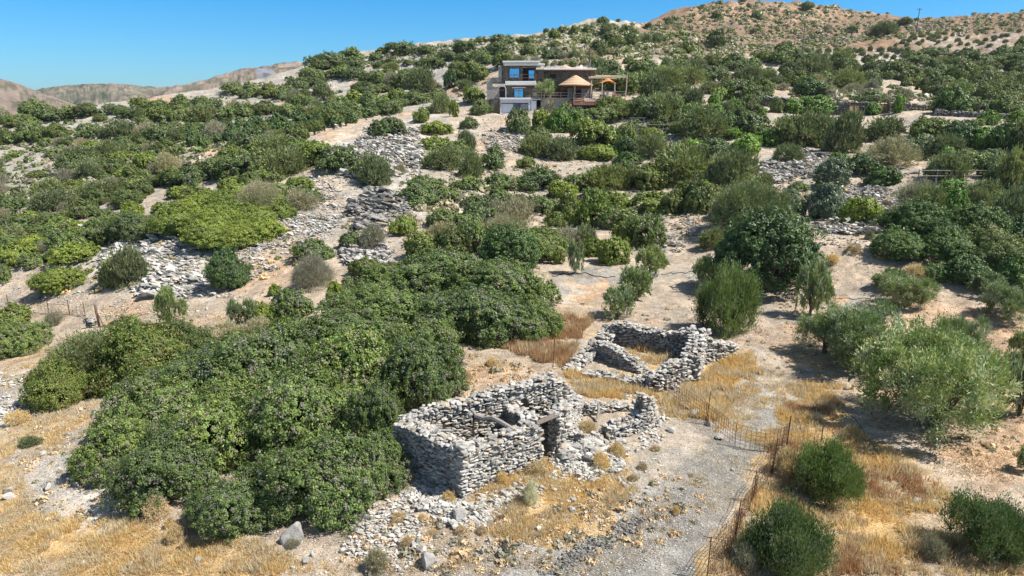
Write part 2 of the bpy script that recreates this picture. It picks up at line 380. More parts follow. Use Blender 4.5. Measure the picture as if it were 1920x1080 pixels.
# ---------------------------------------------------------------- distant hills
HM = attr_mat('hill_scrub', nscale=(0.012, 0.09), contrast=0.45, bmp=0.0)
def hill(name, prof, d0, base, depth, colA, colB, seed):
    pxs = [p[0] for p in prof]; pys = [p[1] for p in prof]
    cols = np.linspace(pxs[0], pxs[-1], 260); tops = np.interp(cols, pxs, pys)
    u, dy, dz = ray(cols, tops); zt = d0*dz/dy; X0 = d0*u/dy
    S = np.linspace(-1, 1, 70)
    X = X0[None]*(1+S[:, None]*depth/d0); Y = d0 + S[:, None]*depth + 0*X
    prof_s = (0.5+0.5*np.cos(np.pi*np.abs(S)**1.25))[:, None]
    Z = base + (zt[None]-base)*prof_s
    Z += (np.abs(fbm(X+seed, Y, 90.0, 6, .6))*-12 + 3)*np.sin(np.pi*np.clip(1-np.abs(S)[:, None], 0, 1))**0.8*0.8 + fbm(X, Y, 30.0, 4)*1.6
    x, y, z = X.ravel(), Y.ravel(), Z.ravel()
    n = np.clip(.5+fbm(x+seed, y, 60.0, 5, .7)*1.1, 0, 1)[:, None]
    col = np.array(colA)*(1-n) + np.array(colB)*n
    sp = (fbm(x*1.0, y, 16.0, 4, .8) > .12)[:, None]; col = np.where(sp, col*.45 + np.array((.02,.035,.015)), col)
    na = len(cols); i = np.arange(69)[:, None]*na + np.arange(na-1)[None]
    F = np.stack([i, i+1, i+na+1, i+na], -1).reshape(-1, 4)
    o = link(name, mesh_arr(name, np.c_[x, y, z], F, col, True), HM); tag(o, kind='structure')
hill('hills', [(-500,140),(-100,140),(-20,146),(30,158),(70,172),(110,186),(150,200),(220,225),(300,250)], 520, -60, 200, (.25,.195,.16), (.20,.16,.135), 5)
hill('hills', [(20,185),(80,166),(120,162),(170,158),(240,159),(290,164),(330,163),(380,160),(460,170)], 1150, -60, 380, (.16,.15,.11), (.24,.19,.15), 55)
hill('hills', [(250,195),(330,163),(360,158),(390,152),(430,138),(450,129),(480,126),(520,124),(560,121),(580,122),(620,128),(700,150),(800,190)], 640, -60, 260, (.27,.215,.175), (.22,.175,.14), 105)
# ================================================================ FOLIAGE
def unit(a): return a/(np.linalg.norm(a, axis=-1, keepdims=True)+1e-9)
def leaf_quads(P, Nn, L, W, rg, along=None):
    """rhombic leaves at P with normal Nn; along = preferred long axis"""
    n = len(P); r = unit(rg.normal(size=(n, 3))) if along is None else unit(along + 0.5*rg.normal(size=(n, 3)))
    a = unit(r - Nn*(r*Nn).sum(-1, keepdims=True)); b = np.cross(Nn, a)
    L = L*rg.uniform(.7, 1.3, (n, 1)); W = W*rg.uniform(.7, 1.3, (n, 1))
    V = np.stack([P-a*L*.5, P+b*W*.5, P+a*L*.5, P-b*W*.5], 1).reshape(-1, 3)
    return V, np.arange(4*n).reshape(n, 4)
PAL = {  # albedo: main, second, odd clumps, share of odd
 'M': ((.086,.124,.040), (.172,.222,.066), (.165,.165,.115), .2),
 'Y': ((.150,.190,.034), (.205,.245,.050), (.12,.15,.045), .15),
 'J': ((.090,.124,.034), (.145,.172,.048), (.15,.145,.07), .15),
 'T': ((.066,.116,.036), (.108,.165,.050), (.06,.09,.035), .2),
 'L': ((.105,.195,.030), (.170,.260,.048), (.09,.15,.03), .2),
 'G': ((.160,.185,.088), (.235,.255,.135), (.13,.14,.06), .2),
 'C': ((.135,.175,.105), (.21,.24,.155), (.10,.12,.08), .2),
 'O': ((.140,.190,.070), (.27,.31,.160), (.36,.38,.28), .3),
 'V': ((.085,.130,.045), (.155,.205,.078), (.20,.23,.14), .14),
 'D': ((.27,.24,.185), (.36,.32,.26), (.20,.20,.12), .2),
 'W': ((.55,.50,.42), (.66,.60,.52), (.40,.33,.26), .2),
 'B': ((.60,.41,.26), (.68,.50,.34), (.50,.33,.22), .3),
 'P': ((.06,.09,.032), (.08,.12,.04), (.05,.07,.03), .2)}
SHAPE = {  # blobs, blob radius, clump radius, upward, leaf aspect, z0 crown start, shoot(along) bias
 'M': (16, .36, .118, .35, .55, 0, 0), 'Y': (9, .42, .12, .35, .55, 0, 0), 'J': (9, .40, .13, .5, .45, 0, 0.3), 'T': (8, .45, .12, .3, .6, 0.08, 0),
 'L': (8, .42, .12, .3, .6, 0, 0), 'G': (7, .48, .15, .7, .28, 0, 1.2), 'C': (7, .48, .12, .4, .45, 0, .3), 'O': (12, .32, .16, .35, .26, 0.13, 1.2),
 'V': (9, .34, .19, .9, .26, 0, 1.3), 'D': (8, .42, .15, .5, .14, 0, 1.4), 'B': (4, .6, .12, .5, .16, 0, 1.2), 'W': (4, .6, .14, .5, .16, 0, 1.2), 'P': (1, .8, .10, .8, .3, 0, 1.5)}
def crown_mesh(kind, lod, seed):
    rg = np.random.default_rng(seed*97 + 13)
    nb, br, cr, up, asp, z0, sh = SHAPE[kind]
    ncl, lp = {'hi': (1100, 46), 'mid': (420, 22), 'lo': (150, 15)}[lod]
    if kind in 'B' and lod == 'hi': ncl = 500
    if kind in 'MYTL' and lod == 'hi': ncl, lp = 1500, 36
    if kind == 'V' and lod == 'hi': ncl, lp = 500, 80
    if kind in 'O': ncl, lp = {'hi': (300, 140), 'mid': (150, 56), 'lo': (80, 24)}[lod]
    # sub-blobs fill a dome of radius 1, height 1
    ang = rg.uniform(0, 2*np.pi, nb) + np.arange(nb)*2.4; rad = np.sqrt(rg.uniform(0.05, 1, nb))*(1-br)*1.05
    zc = rg.uniform(.12, .8, nb)*(1-rad*.65)*(1-br*.75)*1.25
    B = np.c_[rad*np.cos(ang), rad*np.sin(ang), zc]; B[0] = (0, 0, .5)
    br_ = br*rg.uniform(.72, 1.18, nb)
    if kind == 'O': B[:, 2] = z0 + .16 + zc*.78
    k = rg.integers(0, nb, ncl*4); d = unit(rg.normal(size=(ncl*4, 3))); d[:, 2] = np.abs(d[:, 2])*np.where(rg.random(ncl*4) < .75, 1, -1)
    c = B[k] + d*br_[k][:, None]*np.where(rg.random((ncl*4, 1)) < .09, rg.uniform(1.08, 1.38, (ncl*4, 1)), rg.uniform(.72, 1.04, (ncl*4, 1)))
    ins = np.zeros(len(c), bool)
    for j in range(nb):
        ins |= (np.linalg.norm(c-B[j], axis=1) < br_[j]*.68)
    c = c[~ins & (c[:, 2] > z0+.01)][:ncl]; ncl = len(c)
    out = unit(c - np.array([0, 0, .25]))
    crr = cr*rg.uniform(.55, 1.45, ncl)*({'hi': .62 if kind in 'MYTL' else .85, 'mid': 1.0, 'lo': 1.35}[lod])
    idx = np.repeat(np.arange(ncl), lp); n = len(idx)
    dd = unit(rg.normal(size=(n, 3)) + out[idx]*0.6 + np.array([0, 0, up*.6]))
    if sh > 1.1:   # feathery kinds: leaves stand along shoots
        q_ = 7; si = np.arange(n)//q_; ns = si[-1]+1; sd = unit(rg.normal(size=(ns, 3)) + out[np.minimum(idx[::q_], ncl-1)]*.9 + np.array([0, 0, up])); dd = unit(sd[si] + .25*rg.normal(size=(n, 3)))
        tt = (np.arange(n) % q_ + rg.random(n))/q_
    P = c[idx] + (sd[si]*(crr[idx]*tt*(1.35 if kind == 'O' else 1.9))[:, None] + .018*rg.normal(size=(n, 3)) if sh > 1.1 else dd*(crr[idx]*rg.uniform(.25, 1.0, n)**.6)[:, None]*np.array([1, 1, .85]))
    P[:, 2] = np.maximum(P[:, 2], .005)
    Nn = unit(dd*.8 + out[idx]*.5 + rg.normal(size=(n, 3))*.55 + np.array([0, 0, .25]))
    cov = {'M': 5.2, 'V': 5.5, 'G': 6.0, 'O': 4.6, 'D': 3.0, 'B': 3.0, 'W': 2.6, 'C': 5.2}.get(kind, 6.2)
    A = 6.3*cov/n; Lf = math.sqrt(A/asp*2*.5)*1.15; Wf = Lf*asp
    al = unit(dd + np.array([0, 0, up])) if sh else None
    if al is not None: Nn = unit(Nn - al*(Nn*al).sum(-1, keepdims=True)*min(1, sh))
    V, F = leaf_quads(P, Nn, Lf, Wf, rg, al)
    a, b, odd, share = PAL[kind]
    t = rg.random(ncl)**1.3; o_ = rg.random(ncl) < share
    cc = np.array(a)*(1-t[:, None]) + np.array(b)*t[:, None]; cc[o_] = np.array(odd)
    # clump tips carry younger leaves
    col = cc[idx]*rg.uniform(.75, 1.25, (n, 1))*(1+.12*rg.normal(size=(n, 3))*np.array([1, .3, .6]))
    return mesh_arr(kind+'_crown', V, F, np.repeat(np.clip(col, .01, .6), 4, 0))
def leaf_mat():
    m, n, b = mat_new('leaves'); b.inputs['Roughness'].default_value = 0.5; b.inputs['Specular IOR Level'].default_value = 0.35
    at_ = n.nodes.new('ShaderNodeAttribute'); at_.attribute_name = 'tint'; oi = n.nodes.new('ShaderNodeObjectInfo')
    c = mixc(n, at_.outputs['Color'], ramp(n, oi.outputs['Random'], [(0, (.88,.92,.9)), (.5, (1.1,1.13,1.02)), (1, (1.36,1.34,1.0))]), 1.0, 'MULTIPLY')
    n.links.new(c, b.inputs['Base Color'])
    tr = n.nodes.new('ShaderNodeBsdfTranslucent'); n.links.new(mixc(n, c, (1.1, 1.25, .7), 1.0, 'MULTIPLY'), tr.inputs['Color'])
    mx = n.nodes.new('ShaderNodeMixShader'); mx.inputs[0].default_value = .2
    n.links.new(b.outputs[0], mx.inputs[1]); n.links.new(tr.outputs[0], mx.inputs[2])
    n.links.new(mx.outputs[0], n.nodes['Material Output'].inputs['Surface']); return m
LM = leaf_mat()
BARK = simple('bark', (.12,.095,.07), .95, .4, 9, bmp=.02)
_cm = {}
NV = {'hi': 4, 'mid': 4, 'lo': 4}
def crown(kind, lod, seed):
    k = (kind, lod, seed % NV[lod])
    if k not in _cm:
        me = crown_mesh(kind, lod, hash(str(k[2])+kind) % 7 if False else k[2] + 10*'MYJTLGCODBPVW'.index(kind)); me.materials.append(LM); _cm[k] = me
    return _cm[k]
def trunk_mesh(seed, z1=.62, spread=.5, n=5, r0=.085):
    rg = random.Random(seed); mb = MB()
    mb.tube([(0,0,-.08), (.02,.01,.1), (.03,-.02,.2)], [r0*1.35, r0, r0*.85], 7)
    for k in range(n):
        a = 2*math.pi*k/n + rg.uniform(-.4, .4); s = spread*rg.uniform(.6, 1.1)
        pts = [(.03*1, -.02, .15)]
        for t in (.3, .6, 1.0):
            pts.append((math.cos(a)*s*t + rg.uniform(-.04,.04), math.sin(a)*s*t + rg.uniform(-.04,.04), .15+(z1-.15)*(t**.8)))
        mb.tube(pts, [r0*.7, r0*.5, r0*.35, r0*.12], 5)
    me = bpy.data.meshes.new('trunk'); me.from_pydata(mb.v, [], mb.f); me.update(); me.materials.append(BARK); return me
_tm = [trunk_mesh(i) for i in range(3)]
KNAME = {'M': 'mastic_shrub', 'Y': 'mastic_shrub', 'J': 'juniper_bush', 'T': 'carob_tree', 'L': 'broadleaf_bush', 'G': 'wild_olive_bush', 'C': 'oleander_bush',
         'O': 'olive_tree', 'V': 'olive_bush', 'W': 'dry_thistle', 'D': 'dry_shrub', 'B': 'dry_cushion_plant', 'P': 'cypress_sapling'}
KCAT = {'M': 'shrub', 'Y': 'shrub', 'J': 'juniper', 'T': 'tree', 'L': 'bush', 'G': 'wild olive', 'C': 'bush', 'O': 'olive tree', 'V': 'olive bush', 'W': 'thistle', 'D': 'dry shrub', 'B': 'cushion plant', 'P': 'cypress'}
KDESC = {'M': 'lumpy mid green mastic shrub', 'Y': 'bright yellow green mastic shrub', 'J': 'dark green juniper bush', 'T': 'dense dark green rounded tree',
         'L': 'fresh bright green leafy bush', 'G': 'soft grey green wild olive bush', 'C': 'bluish green leafy bush', 'O': 'silvery green olive tree',
         'D': 'grey half bare dry shrub', 'B': 'brown dry cushion plant', 'P': 'slim dark cypress sapling'}
PLANTS = []   # dicts: obj, px, py, w, kind
def plant(cx, by, w, h, kind, label=None, lod=None, pos=None, group=None):
    if pos is None:
        p = hit(cx, by)[0]
        if np.isnan(p[0]): return None
    else: p = np.array(pos, float)
    D = p[1]*CP - p[2]*SP; m = D/FPX; r = w*m*.5
    hd = math.hypot(p[0], p[1]); el = math.atan2(-p[2], hd)
    if pos is None:
        k = 1 + r*.75/hd; x, y = p[0]*k, p[1]*k; z = float(H(x, y)); D2 = y*CP - z*SP; r *= D2/D
        rise = (z - p[2])
    else: x, y, z = p; rise = 0
    e = max(el, 0)
    hh = (h*m - r*.75*math.sin(e) - rise)/max(math.cos(e), .5)
    hh = float(np.clip(hh, .42*w*m, 1.9*w*m))
    lod = lod or ('hi' if w > 95 and D < 75 else 'mid' if w > 28 else 'lo')
    seed = random.randrange(1000)
    tree = (kind == 'O' or (kind == 'T' and h > .66*w)) and w >= 30
    rz = random.uniform(0, 6.28)
    if tree:
        o = bpy.data.objects.new(KNAME[kind], None); C.objects.link(o); o.empty_display_size = .3
        o.location = (x, y, z-.05); o.rotation_euler = (0, 0, rz); o.scale = (r, r, hh)
        link('crown', crown(kind, lod, seed), None, o); link('trunk', _tm[seed % 3], None, o)
    else:
        o = link(KNAME[kind], crown(kind, lod, seed)); o.location = (x, y, z-.08); o.rotation_euler = (random.uniform(-.13, .13), random.uniform(-.13, .13), rz)
        o.scale = (r*random.uniform(.93, 1.1), r*random.uniform(.93, 1.1), hh)
    o['category'] = KCAT[kind]
    PLANTS.append(dict(o=o, px=cx, py=by-h*.45, w=w, h=h, kind=kind, label=label, group=group, y=y, x=x, r=r))
    return o
# ================================================================ PLANTS SEEN ONE BY ONE
def z3(ox, oy, L):  # lists read from three-fold enlargements
    for t in L: plant(ox+t[0]/3, oy+t[1]/3, t[2]/3, t[3]/3, t[4], *(t[5:]))
# the big mastic thicket in the foreground
for t in [(235,900,190,150,'M','mastic shrub at the left tip of the big foreground thicket'),(330,955,200,190,'M','mastic shrub at the lower left edge of the thicket, above pale stony ground'),
 (455,1012,190,150,'M','low mastic shrub bulging at the front foot of the thicket, beside the grey boulder'),(610,985,240,210,'M','mastic shrub at the front of the thicket, behind the grey boulders'),
 (700,935,150,150,'M','mastic shrub at the right front of the thicket, next to the ruin corner'),(705,850,120,160,'M'),
 (420,900,240,200,'M'),(560,870,240,220,'M'),(300,850,220,180,'M'),(650,790,240,220,'M'),(780,780,170,190,'M','mastic shrub reaching over the back wall of the near ruin'),(500,770,260,200,'M'),
 (380,770,220,150,'M'),(800,715,150,150,'M'),(660,700,240,150,'M'),(750,650,230,130,'M'),(880,655,220,150,'M'),(1000,640,110,110,'M','mastic shrub at the right end of the back thicket beside golden grass'),
 (925,590,220,130,'M'),(820,575,220,110,'M'),(700,610,180,100,'M'),(560,690,200,110,'M'),(600,850,200,160,'M'),(430,820,200,160,'M'),(540,950,160,130,'M'),(360,880,160,130,'M'),
 (950,640,180,110,'M'),(830,640,180,120,'M'),(1010,580,80,70,'M'),(760,560,150,80,'M'),
 (118,765,130,100,'J'),(175,735,180,110,'G','feathery grey green bush at the left end of the thicket'),(285,735,190,130,'J'),(360,690,110,90,'J'),(245,680,150,90,'J'),
 (55,655,96,66,'M'),(22,672,110,86,'M'),(30,620,90,50,'J'),(110,610,40,25,'D'),
 (325,612,58,68,'O','small wind leaning olive tree left of the thicket, on the pale track'),(447,612,34,48,'O','young round olive tree, left one of the pair beyond the thicket'),(473,606,34,44,'O','young olive tree, right one of the pair beyond the thicket'),(503,615,50,55,'Y'),(430,650,90,34,'D'),(480,640,80,30,'D')]:
    plant(t[0], t[1], t[2], t[3]*(.86 if t[4] == 'M' else 1), *t[4:])
for t in [(350,448,120,60),(405,472,130,56),(462,470,120,56),(502,455,70,50),(335,420,90,46),(385,425,130,60),(445,415,130,56),(480,440,110,50),(420,445,130,60)]: plant(*t, 'Y')
z3(0, 360, [(620,310,190,150,'J'),(760,180,150,140,'Y'),(430,420,260,140,'Y'),(350,590,300,190,'Y','yellow green mastic shrub at the foot of the left slope, above the wire fence'),(640,560,160,180,'G','drooping grey green bush beside the rock outcrop on the left'),(750,540,170,230,'G','tall broom bush with pale drooping shoots beside the rock outcrop'),
 (280,345,130,70,'D'),(190,430,150,100,'M'),(1280,570,330,250,'T','round dark green tree standing alone on the track below the rock outcrop'),
 (1000,260,230,110,'Y'),(1120,300,230,130,'Y'),(1300,330,260,130,'Y'),(1440,300,200,110,'Y'),(1200,220,260,150,'J'),(1000,160,220,100,'M'),(1380,180,220,110,'Y'),
 (980,110,100,60,'J'),(1470,160,110,90,'D'),(1590,160,140,120,'Y'),(1710,110,220,120,'D','grey thorny dry shrub left of the slate outcrop'),(1150,120,160,100,'M'),
 (1540,585,70,80,'Y'),(1760,400,240,150,'M'),(1750,560,300,200,'D'),(1885,650,110,180,'Y'),(1640,740,280,220,'M'),(1560,700,150,110,'M'),(600,240,140,90,'M'),
 (60,430,130,110,'M'),(40,330,150,110,'M'),(170,330,160,100,'Y'),(330,230,200,110,'M'),(120,230,200,110,'M'),(480,150,200,120,'J'),(300,120,220,120,'G'),(560,80,160,110,'J'),
 (90,120,200,120,'M'),(720,90,160,100,'J'),(30,520,90,130,'M')])
z3(640, 360, [(450,90,280,110,'M'),(600,60,180,70,'M'),(350,250,170,130,'Y'),(170,330,160,140,'D'),(60,330,150,120,'M'),(440,390,250,180,'J'),(590,380,220,190,'J'),(580,210,240,130,'M'),(730,360,240,220,'M'),(700,240,200,130,'M'),
 (880,170,180,120,'D'),(1010,230,260,180,'D','half bare grey and green bush above the feathery round tree'),(950,490,440,300,'T','large rounded green tree behind the thicket, in the middle of the slope'),(1215,410,80,100,'Y'),
 (1215,210,150,100,'J'),(1280,190,220,200,'J'),(1120,130,200,120,'M'),(1430,210,200,230,'Y'),(1530,415,220,190,'Y'),(1420,370,150,130,'Y'),(1700,330,230,220,'M'),(1600,300,180,150,'Y'),(1370,340,150,150,'G'),
 (1315,470,90,190,'O','slender young olive at the edge of the clearing, by the black hose'),(1735,490,180,180,'O','upper one of three small olives above the far ruin'),(1665,620,210,190,'O','middle one of three small olives above the far ruin'),(1550,730,190,190,'O','lowest of three small olives, directly behind the back wall of the far ruin'),
 (120,480,200,120,'J'),(140,600,230,200,'J'),(40,620,180,150,'J'),(560,390,180,60,'M'),(1000,120,200,120,'J'),(1850,130,150,140,'J')])
z3(1280, 360, [(70,130,230,200,'J'),(20,80,200,150,'J'),(340,250,400,300,'G','large soft crowned grey green tree rising behind the dark bush'),(170,330,160,120,'G'),(560,260,240,180,'M'),(450,625,680,520,'T','big dark evergreen bush with deep shade beneath, right of the clearing'),(600,420,260,220,'T'),(260,420,240,180,'T'),
 (600,150,200,170,'C'),(800,160,250,220,'C'),(1010,200,240,190,'Y','yellow green round juniper beside the rocky path'),(1310,120,200,160,'D'),(1500,170,210,200,'L'),(1380,130,160,160,'G'),(1650,130,170,140,'G'),(1850,220,230,240,'G'),
 (1290,280,380,240,'T'),(1180,410,360,210,'T'),(1420,350,320,200,'T'),(1470,430,380,230,'T'),(1400,520,180,120,'T'),(1620,300,380,240,'T'),(1720,460,400,260,'J'),(1850,580,280,240,'T'),(1580,540,280,190,'T'),(1720,350,280,180,'J'),(1870,440,260,200,'J'),
 (1310,520,130,100,'B','large tawny dry bush at the edge of the dark green thicket on the right'),(1050,270,60,60,'D')])
for t in [(1360,632,108,140,'V','compact upright olive right behind the far ruin'),(1330,545,60,60,'O'),(1518,600,66,105,'O','tall narrow olive at the upper left of the grove, beside the dark bush'),(1545,676,108,96,'O','olive at the left of the grove with a small separate shadow'),
 (1622,722,190,140,'O','large dark olive tree in the middle of the grove, trunk in shade'),(1700,588,105,72,'O','grey green olive at the back of the grove, broader one'),(1666,552,66,48,'O','small grey green olive at the very back of the grove'),
 (1748,838,265,205,'O','biggest silvery olive tree in the right grove, long shadow to its left'),(1787,696,108,98,'O','silvery olive behind the biggest one'),(1888,612,100,74,'O','pale silvery olive near the right edge with a dark shadow'),(1840,560,80,50,'O','round olive at the foot of the right thicket'),
 (1908,790,80,120,'O','olive cut by the right edge, below the pale silvery one'),(1916,690,56,74,'O','olive cut by the right edge, middle one'),(1919,890,36,56,'O','olive twigs at the right edge above the corner bush'),
 (1553,948,124,118,'V','young round olive bush in tall golden grass beside the wire fence'),(1457,1090,145,140,'V','young olive bush at the bottom edge beside the wire fence'),(1827,1072,165,128,'V','young olive bush in the bottom right corner with a white stone on it'),
 ]: plant(*t)
# bushes round the house and on the hillside behind
z3(640, 0, [(1197,225,75,65,'J'),(1210,285,70,60,'J'),(1235,190,60,45,'M'),(1315,200,60,60,'J'),(1390,185,65,40,'J'),(1155,185,40,25,'J'),(1210,155,30,20,'J'),(1495,210,80,70,'G'),(1610,200,110,60,'J'),(1630,265,100,80,'J'),(1550,275,110,80,'J'),(1500,240,90,60,'J'),
 (1450,320,110,90,'J'),(1550,318,60,35,'J'),(1725,165,60,38,'J'),(1720,250,60,50,'G'),(1770,250,60,60,'G'),(1800,235,60,45,'J'),(1475,135,75,35,'J'),(1555,125,35,20,'J'),(1840,130,40,35,'J'),(1040,250,90,40,'J'),(1050,310,110,70,'J'),(1130,305,80,50,'M'),
 (780,250,80,20,'J'),(900,260,150,35,'M'),(870,310,180,60,'M'),(700,310,150,50,'M'),(480,310,110,45,'J'),(340,320,180,70,'M'),(230,305,80,30,'M'),(200,345,90,45,'M'),(280,370,80,45,'J'),(375,372,70,40,'M'),(210,385,60,45,'J'),(450,385,90,50,'M'),(560,385,80,50,'J'),
 (600,350,130,60,'M'),(690,360,120,50,'M'),(800,370,140,60,'M'),(1180,335,120,35,'M'),(60,340,160,50,'M'),(60,410,160,70,'M'),(1620,365,100,50,'J'),
 (620,500,110,100,'T','dark round tree on the slope left of the stone house'),(570,640,110,110,'G'),(640,660,60,100,'Y'),(750,590,150,110,'Y','yellow green bush against the left side of the house'),(790,650,130,100,'M'),(720,730,110,80,'M'),(450,695,110,100,'Y','solitary yellow green bush above the pale scree left of the house'),(270,780,220,130,'M','dark olive green bush at the end of the dirt track'),
 (540,765,180,80,'Y'),(690,855,140,110,'G'),(530,850,190,90,'Y'),(560,970,230,130,'G'),(600,930,110,90,'D'),(720,1010,150,150,'G'),(650,890,150,110,'M'),(860,960,150,150,'M'),
 (1000,760,150,160,'M','tall dark green shrub in front of the garage'),(1130,740,110,140,'Y','yellow green shrub below the terrace corner'),(1165,660,80,80,'D','purplish bare shrub below the terrace railing'),(1240,760,160,150,'L'),(1100,890,190,130,'G'),(1230,915,200,130,'G'),(1400,840,300,190,'Y'),(1590,820,140,140,'M'),
 (1450,910,200,90,'Y'),(1370,900,90,80,'M'),(1550,945,90,60,'D'),(1750,900,170,140,'G'),(1660,850,110,60,'G'),(1040,950,110,80,'Y'),(190,1060,220,180,'G'),(110,1010,150,120,'M'),(40,960,110,110,'M'),(330,985,60,60,'D'),
 (1500,430,150,100,'M'),(1690,440,220,110,'M'),(1830,385,80,60,'T'),(1830,520,180,130,'G'),(1690,520,140,80,'L'),(1540,650,220,110,'J'),(1700,690,260,150,'M'),(1860,650,170,120,'M'),(1880,770,100,80,'J'),(1320,700,140,80,'L'),
 (1500,1080,300,150,'G'),(1350,1080,230,120,'M'),(1100,1080,280,120,'M'),(900,1080,240,100,'M'),(1700,1080,250,160,'J'),(1850,1040,160,140,'M'),(720,1100,240,100,'M'),(470,1090,220,90,'M'),(1600,980,140,90,'M')])
for t in [(1125,170,60,42,'G'),(1160,174,60,46,'M'),(1192,180,60,46,'M'),(1218,196,64,50,'G'),(1090,234,60,26,'M'),(1130,234,70,30,'M'),(1170,226,64,34,'G'),(1058,230,50,40,'M'),(1200,218,60,40,'M'),(1240,222,60,44,'G'),(1240,165,70,46,'M')]: plant(*t)
z3(1280, 0, [(185,268,120,110,'J','large solitary round bush on the brown hillside'),(187,108,62,50,'J','lone dark bush at the left shoulder of the brown hill'),(415,115,62,50,'J'),(705,60,90,55,'J','dark tree on the very crest of the brown hill'),(370,45,32,30,'J'),(330,14,50,16,'J'),(1245,145,85,50,'J'),(1145,205,150,75,'G','wide low grey green bush beside the right utility pole'),
 (948,185,75,30,'J'),(805,182,55,40,'D'),(1375,120,35,22,'J'),(1895,265,60,50,'J'),(180,375,160,70,'J'),(470,355,140,60,'J'),(560,305,120,65,'J'),(635,355,100,75,'T'),(600,445,90,50,'J'),(700,550,230,95,'T'),(530,635,95,80,'J'),(730,655,250,110,'L'),(620,640,150,90,'L'),
 (1050,590,170,60,'M'),(1070,650,110,70,'L','vine covered bush between the two wooden gates'),(1195,640,70,105,'L'),(1220,620,70,90,'Y'),(1510,650,240,160,'T','spreading tree with a visible trunk in front of the terrace wall'),(1715,705,130,90,'L'),(1870,700,120,80,'L'),(1820,850,240,165,'T'),(1690,850,110,100,'L'),
 (1640,720,120,50,'Y'),(60,610,140,110,'G'),(190,610,120,100,'L'),(290,640,90,90,'L'),(430,660,100,60,'L'),(90,800,300,190,'G'),(460,830,170,100,'L'),(700,830,330,190,'G'),(560,800,170,130,'G'),(370,890,260,140,'L'),(170,900,260,120,'M'),(590,930,150,110,'G'),
 (900,870,250,220,'G'),(1140,800,230,130,'G'),(1150,950,330,170,'D'),(1380,800,240,140,'M'),(1560,830,240,150,'T'),(1480,930,150,110,'L'),(1600,960,250,130,'M'),(1350,900,220,140,'C'),(1130,1060,250,130,'T'),(1000,1000,200,130,'T'),(870,940,130,90,'L'),(860,1080,230,190,'C'),
 (250,1090,270,230,'G'),(460,1070,100,90,'G'),(60,1040,180,120,'M'),(650,1080,120,70,'M'),(1860,1080,200,230,'G'),(1740,1000,160,130,'M'),(1700,1130,220,110,'G'),(1500,1130,260,110,'L'),(1350,1110,150,100,'D'),(380,480,120,100,'G'),(300,400,200,90,'M'),(150,460,200,100,'M'),
 (40,480,180,100,'G'),(800,390,110,60,'J'),(1180,450,260,110,'J'),(1060,430,150,80,'J'),(1300,370,160,70,'M'),(1400,340,160,60,'M'),(1250,620,60,60,'D')])
for t in [(440,180,50,28,'M'),(470,184,52,30,'M'),(505,184,50,28,'J'),(530,190,40,22,'M'),(600,134,60,26,'J'),(622,128,60,24,'M'),(585,152,50,28,'M'),(560,170,46,26,'M'),(592,166,50,28,'J'),(640,150,56,30,'M'),(605,190,50,30,'G'),(560,200,44,26,'M'),(345,205,50,28,'M'),(372,208,50,26,'J'),
 (400,212,50,28,'M'),(300,212,46,26,'M'),(268,206,44,24,'J'),(335,226,60,34,'M'),(290,232,56,34,'J'),(245,226,50,28,'M'),(385,232,60,34,'G'),(425,228,56,32,'M'),(460,222,56,30,'M'),(500,218,56,30,'J'),(540,222,50,30,'M'),(620,212,50,28,'M'),(215,215,40,22,'M'),(165,220,50,24,'J'),(130,226,46,24,'M'),(95,232,50,24,'M'),(60,238,46,22,'M'),(25,240,46,22,'J'),
 (480,308,90,46,'M'),(520,303,80,46,'G'),(562,303,84,48,'M'),(600,316,90,56,'Y'),(636,328,90,60,'M'),(430,314,66,42,'J'),(402,338,70,46,'M'),(450,338,84,52,'M'),(545,334,84,52,'G'),(500,345,80,46,'M'),(360,350,70,46,'M'),(170,262,60,34,'M'),(110,262,50,30,'J'),(230,262,60,34,'G'),(300,268,64,36,'M'),(700,205,60,34,'M'),(740,214,56,30,'M'),(665,150,50,26,'M'),(710,160,54,30,'M'),(760,168,54,30,'J'),(690,182,56,30,'M')]: plant(*t)
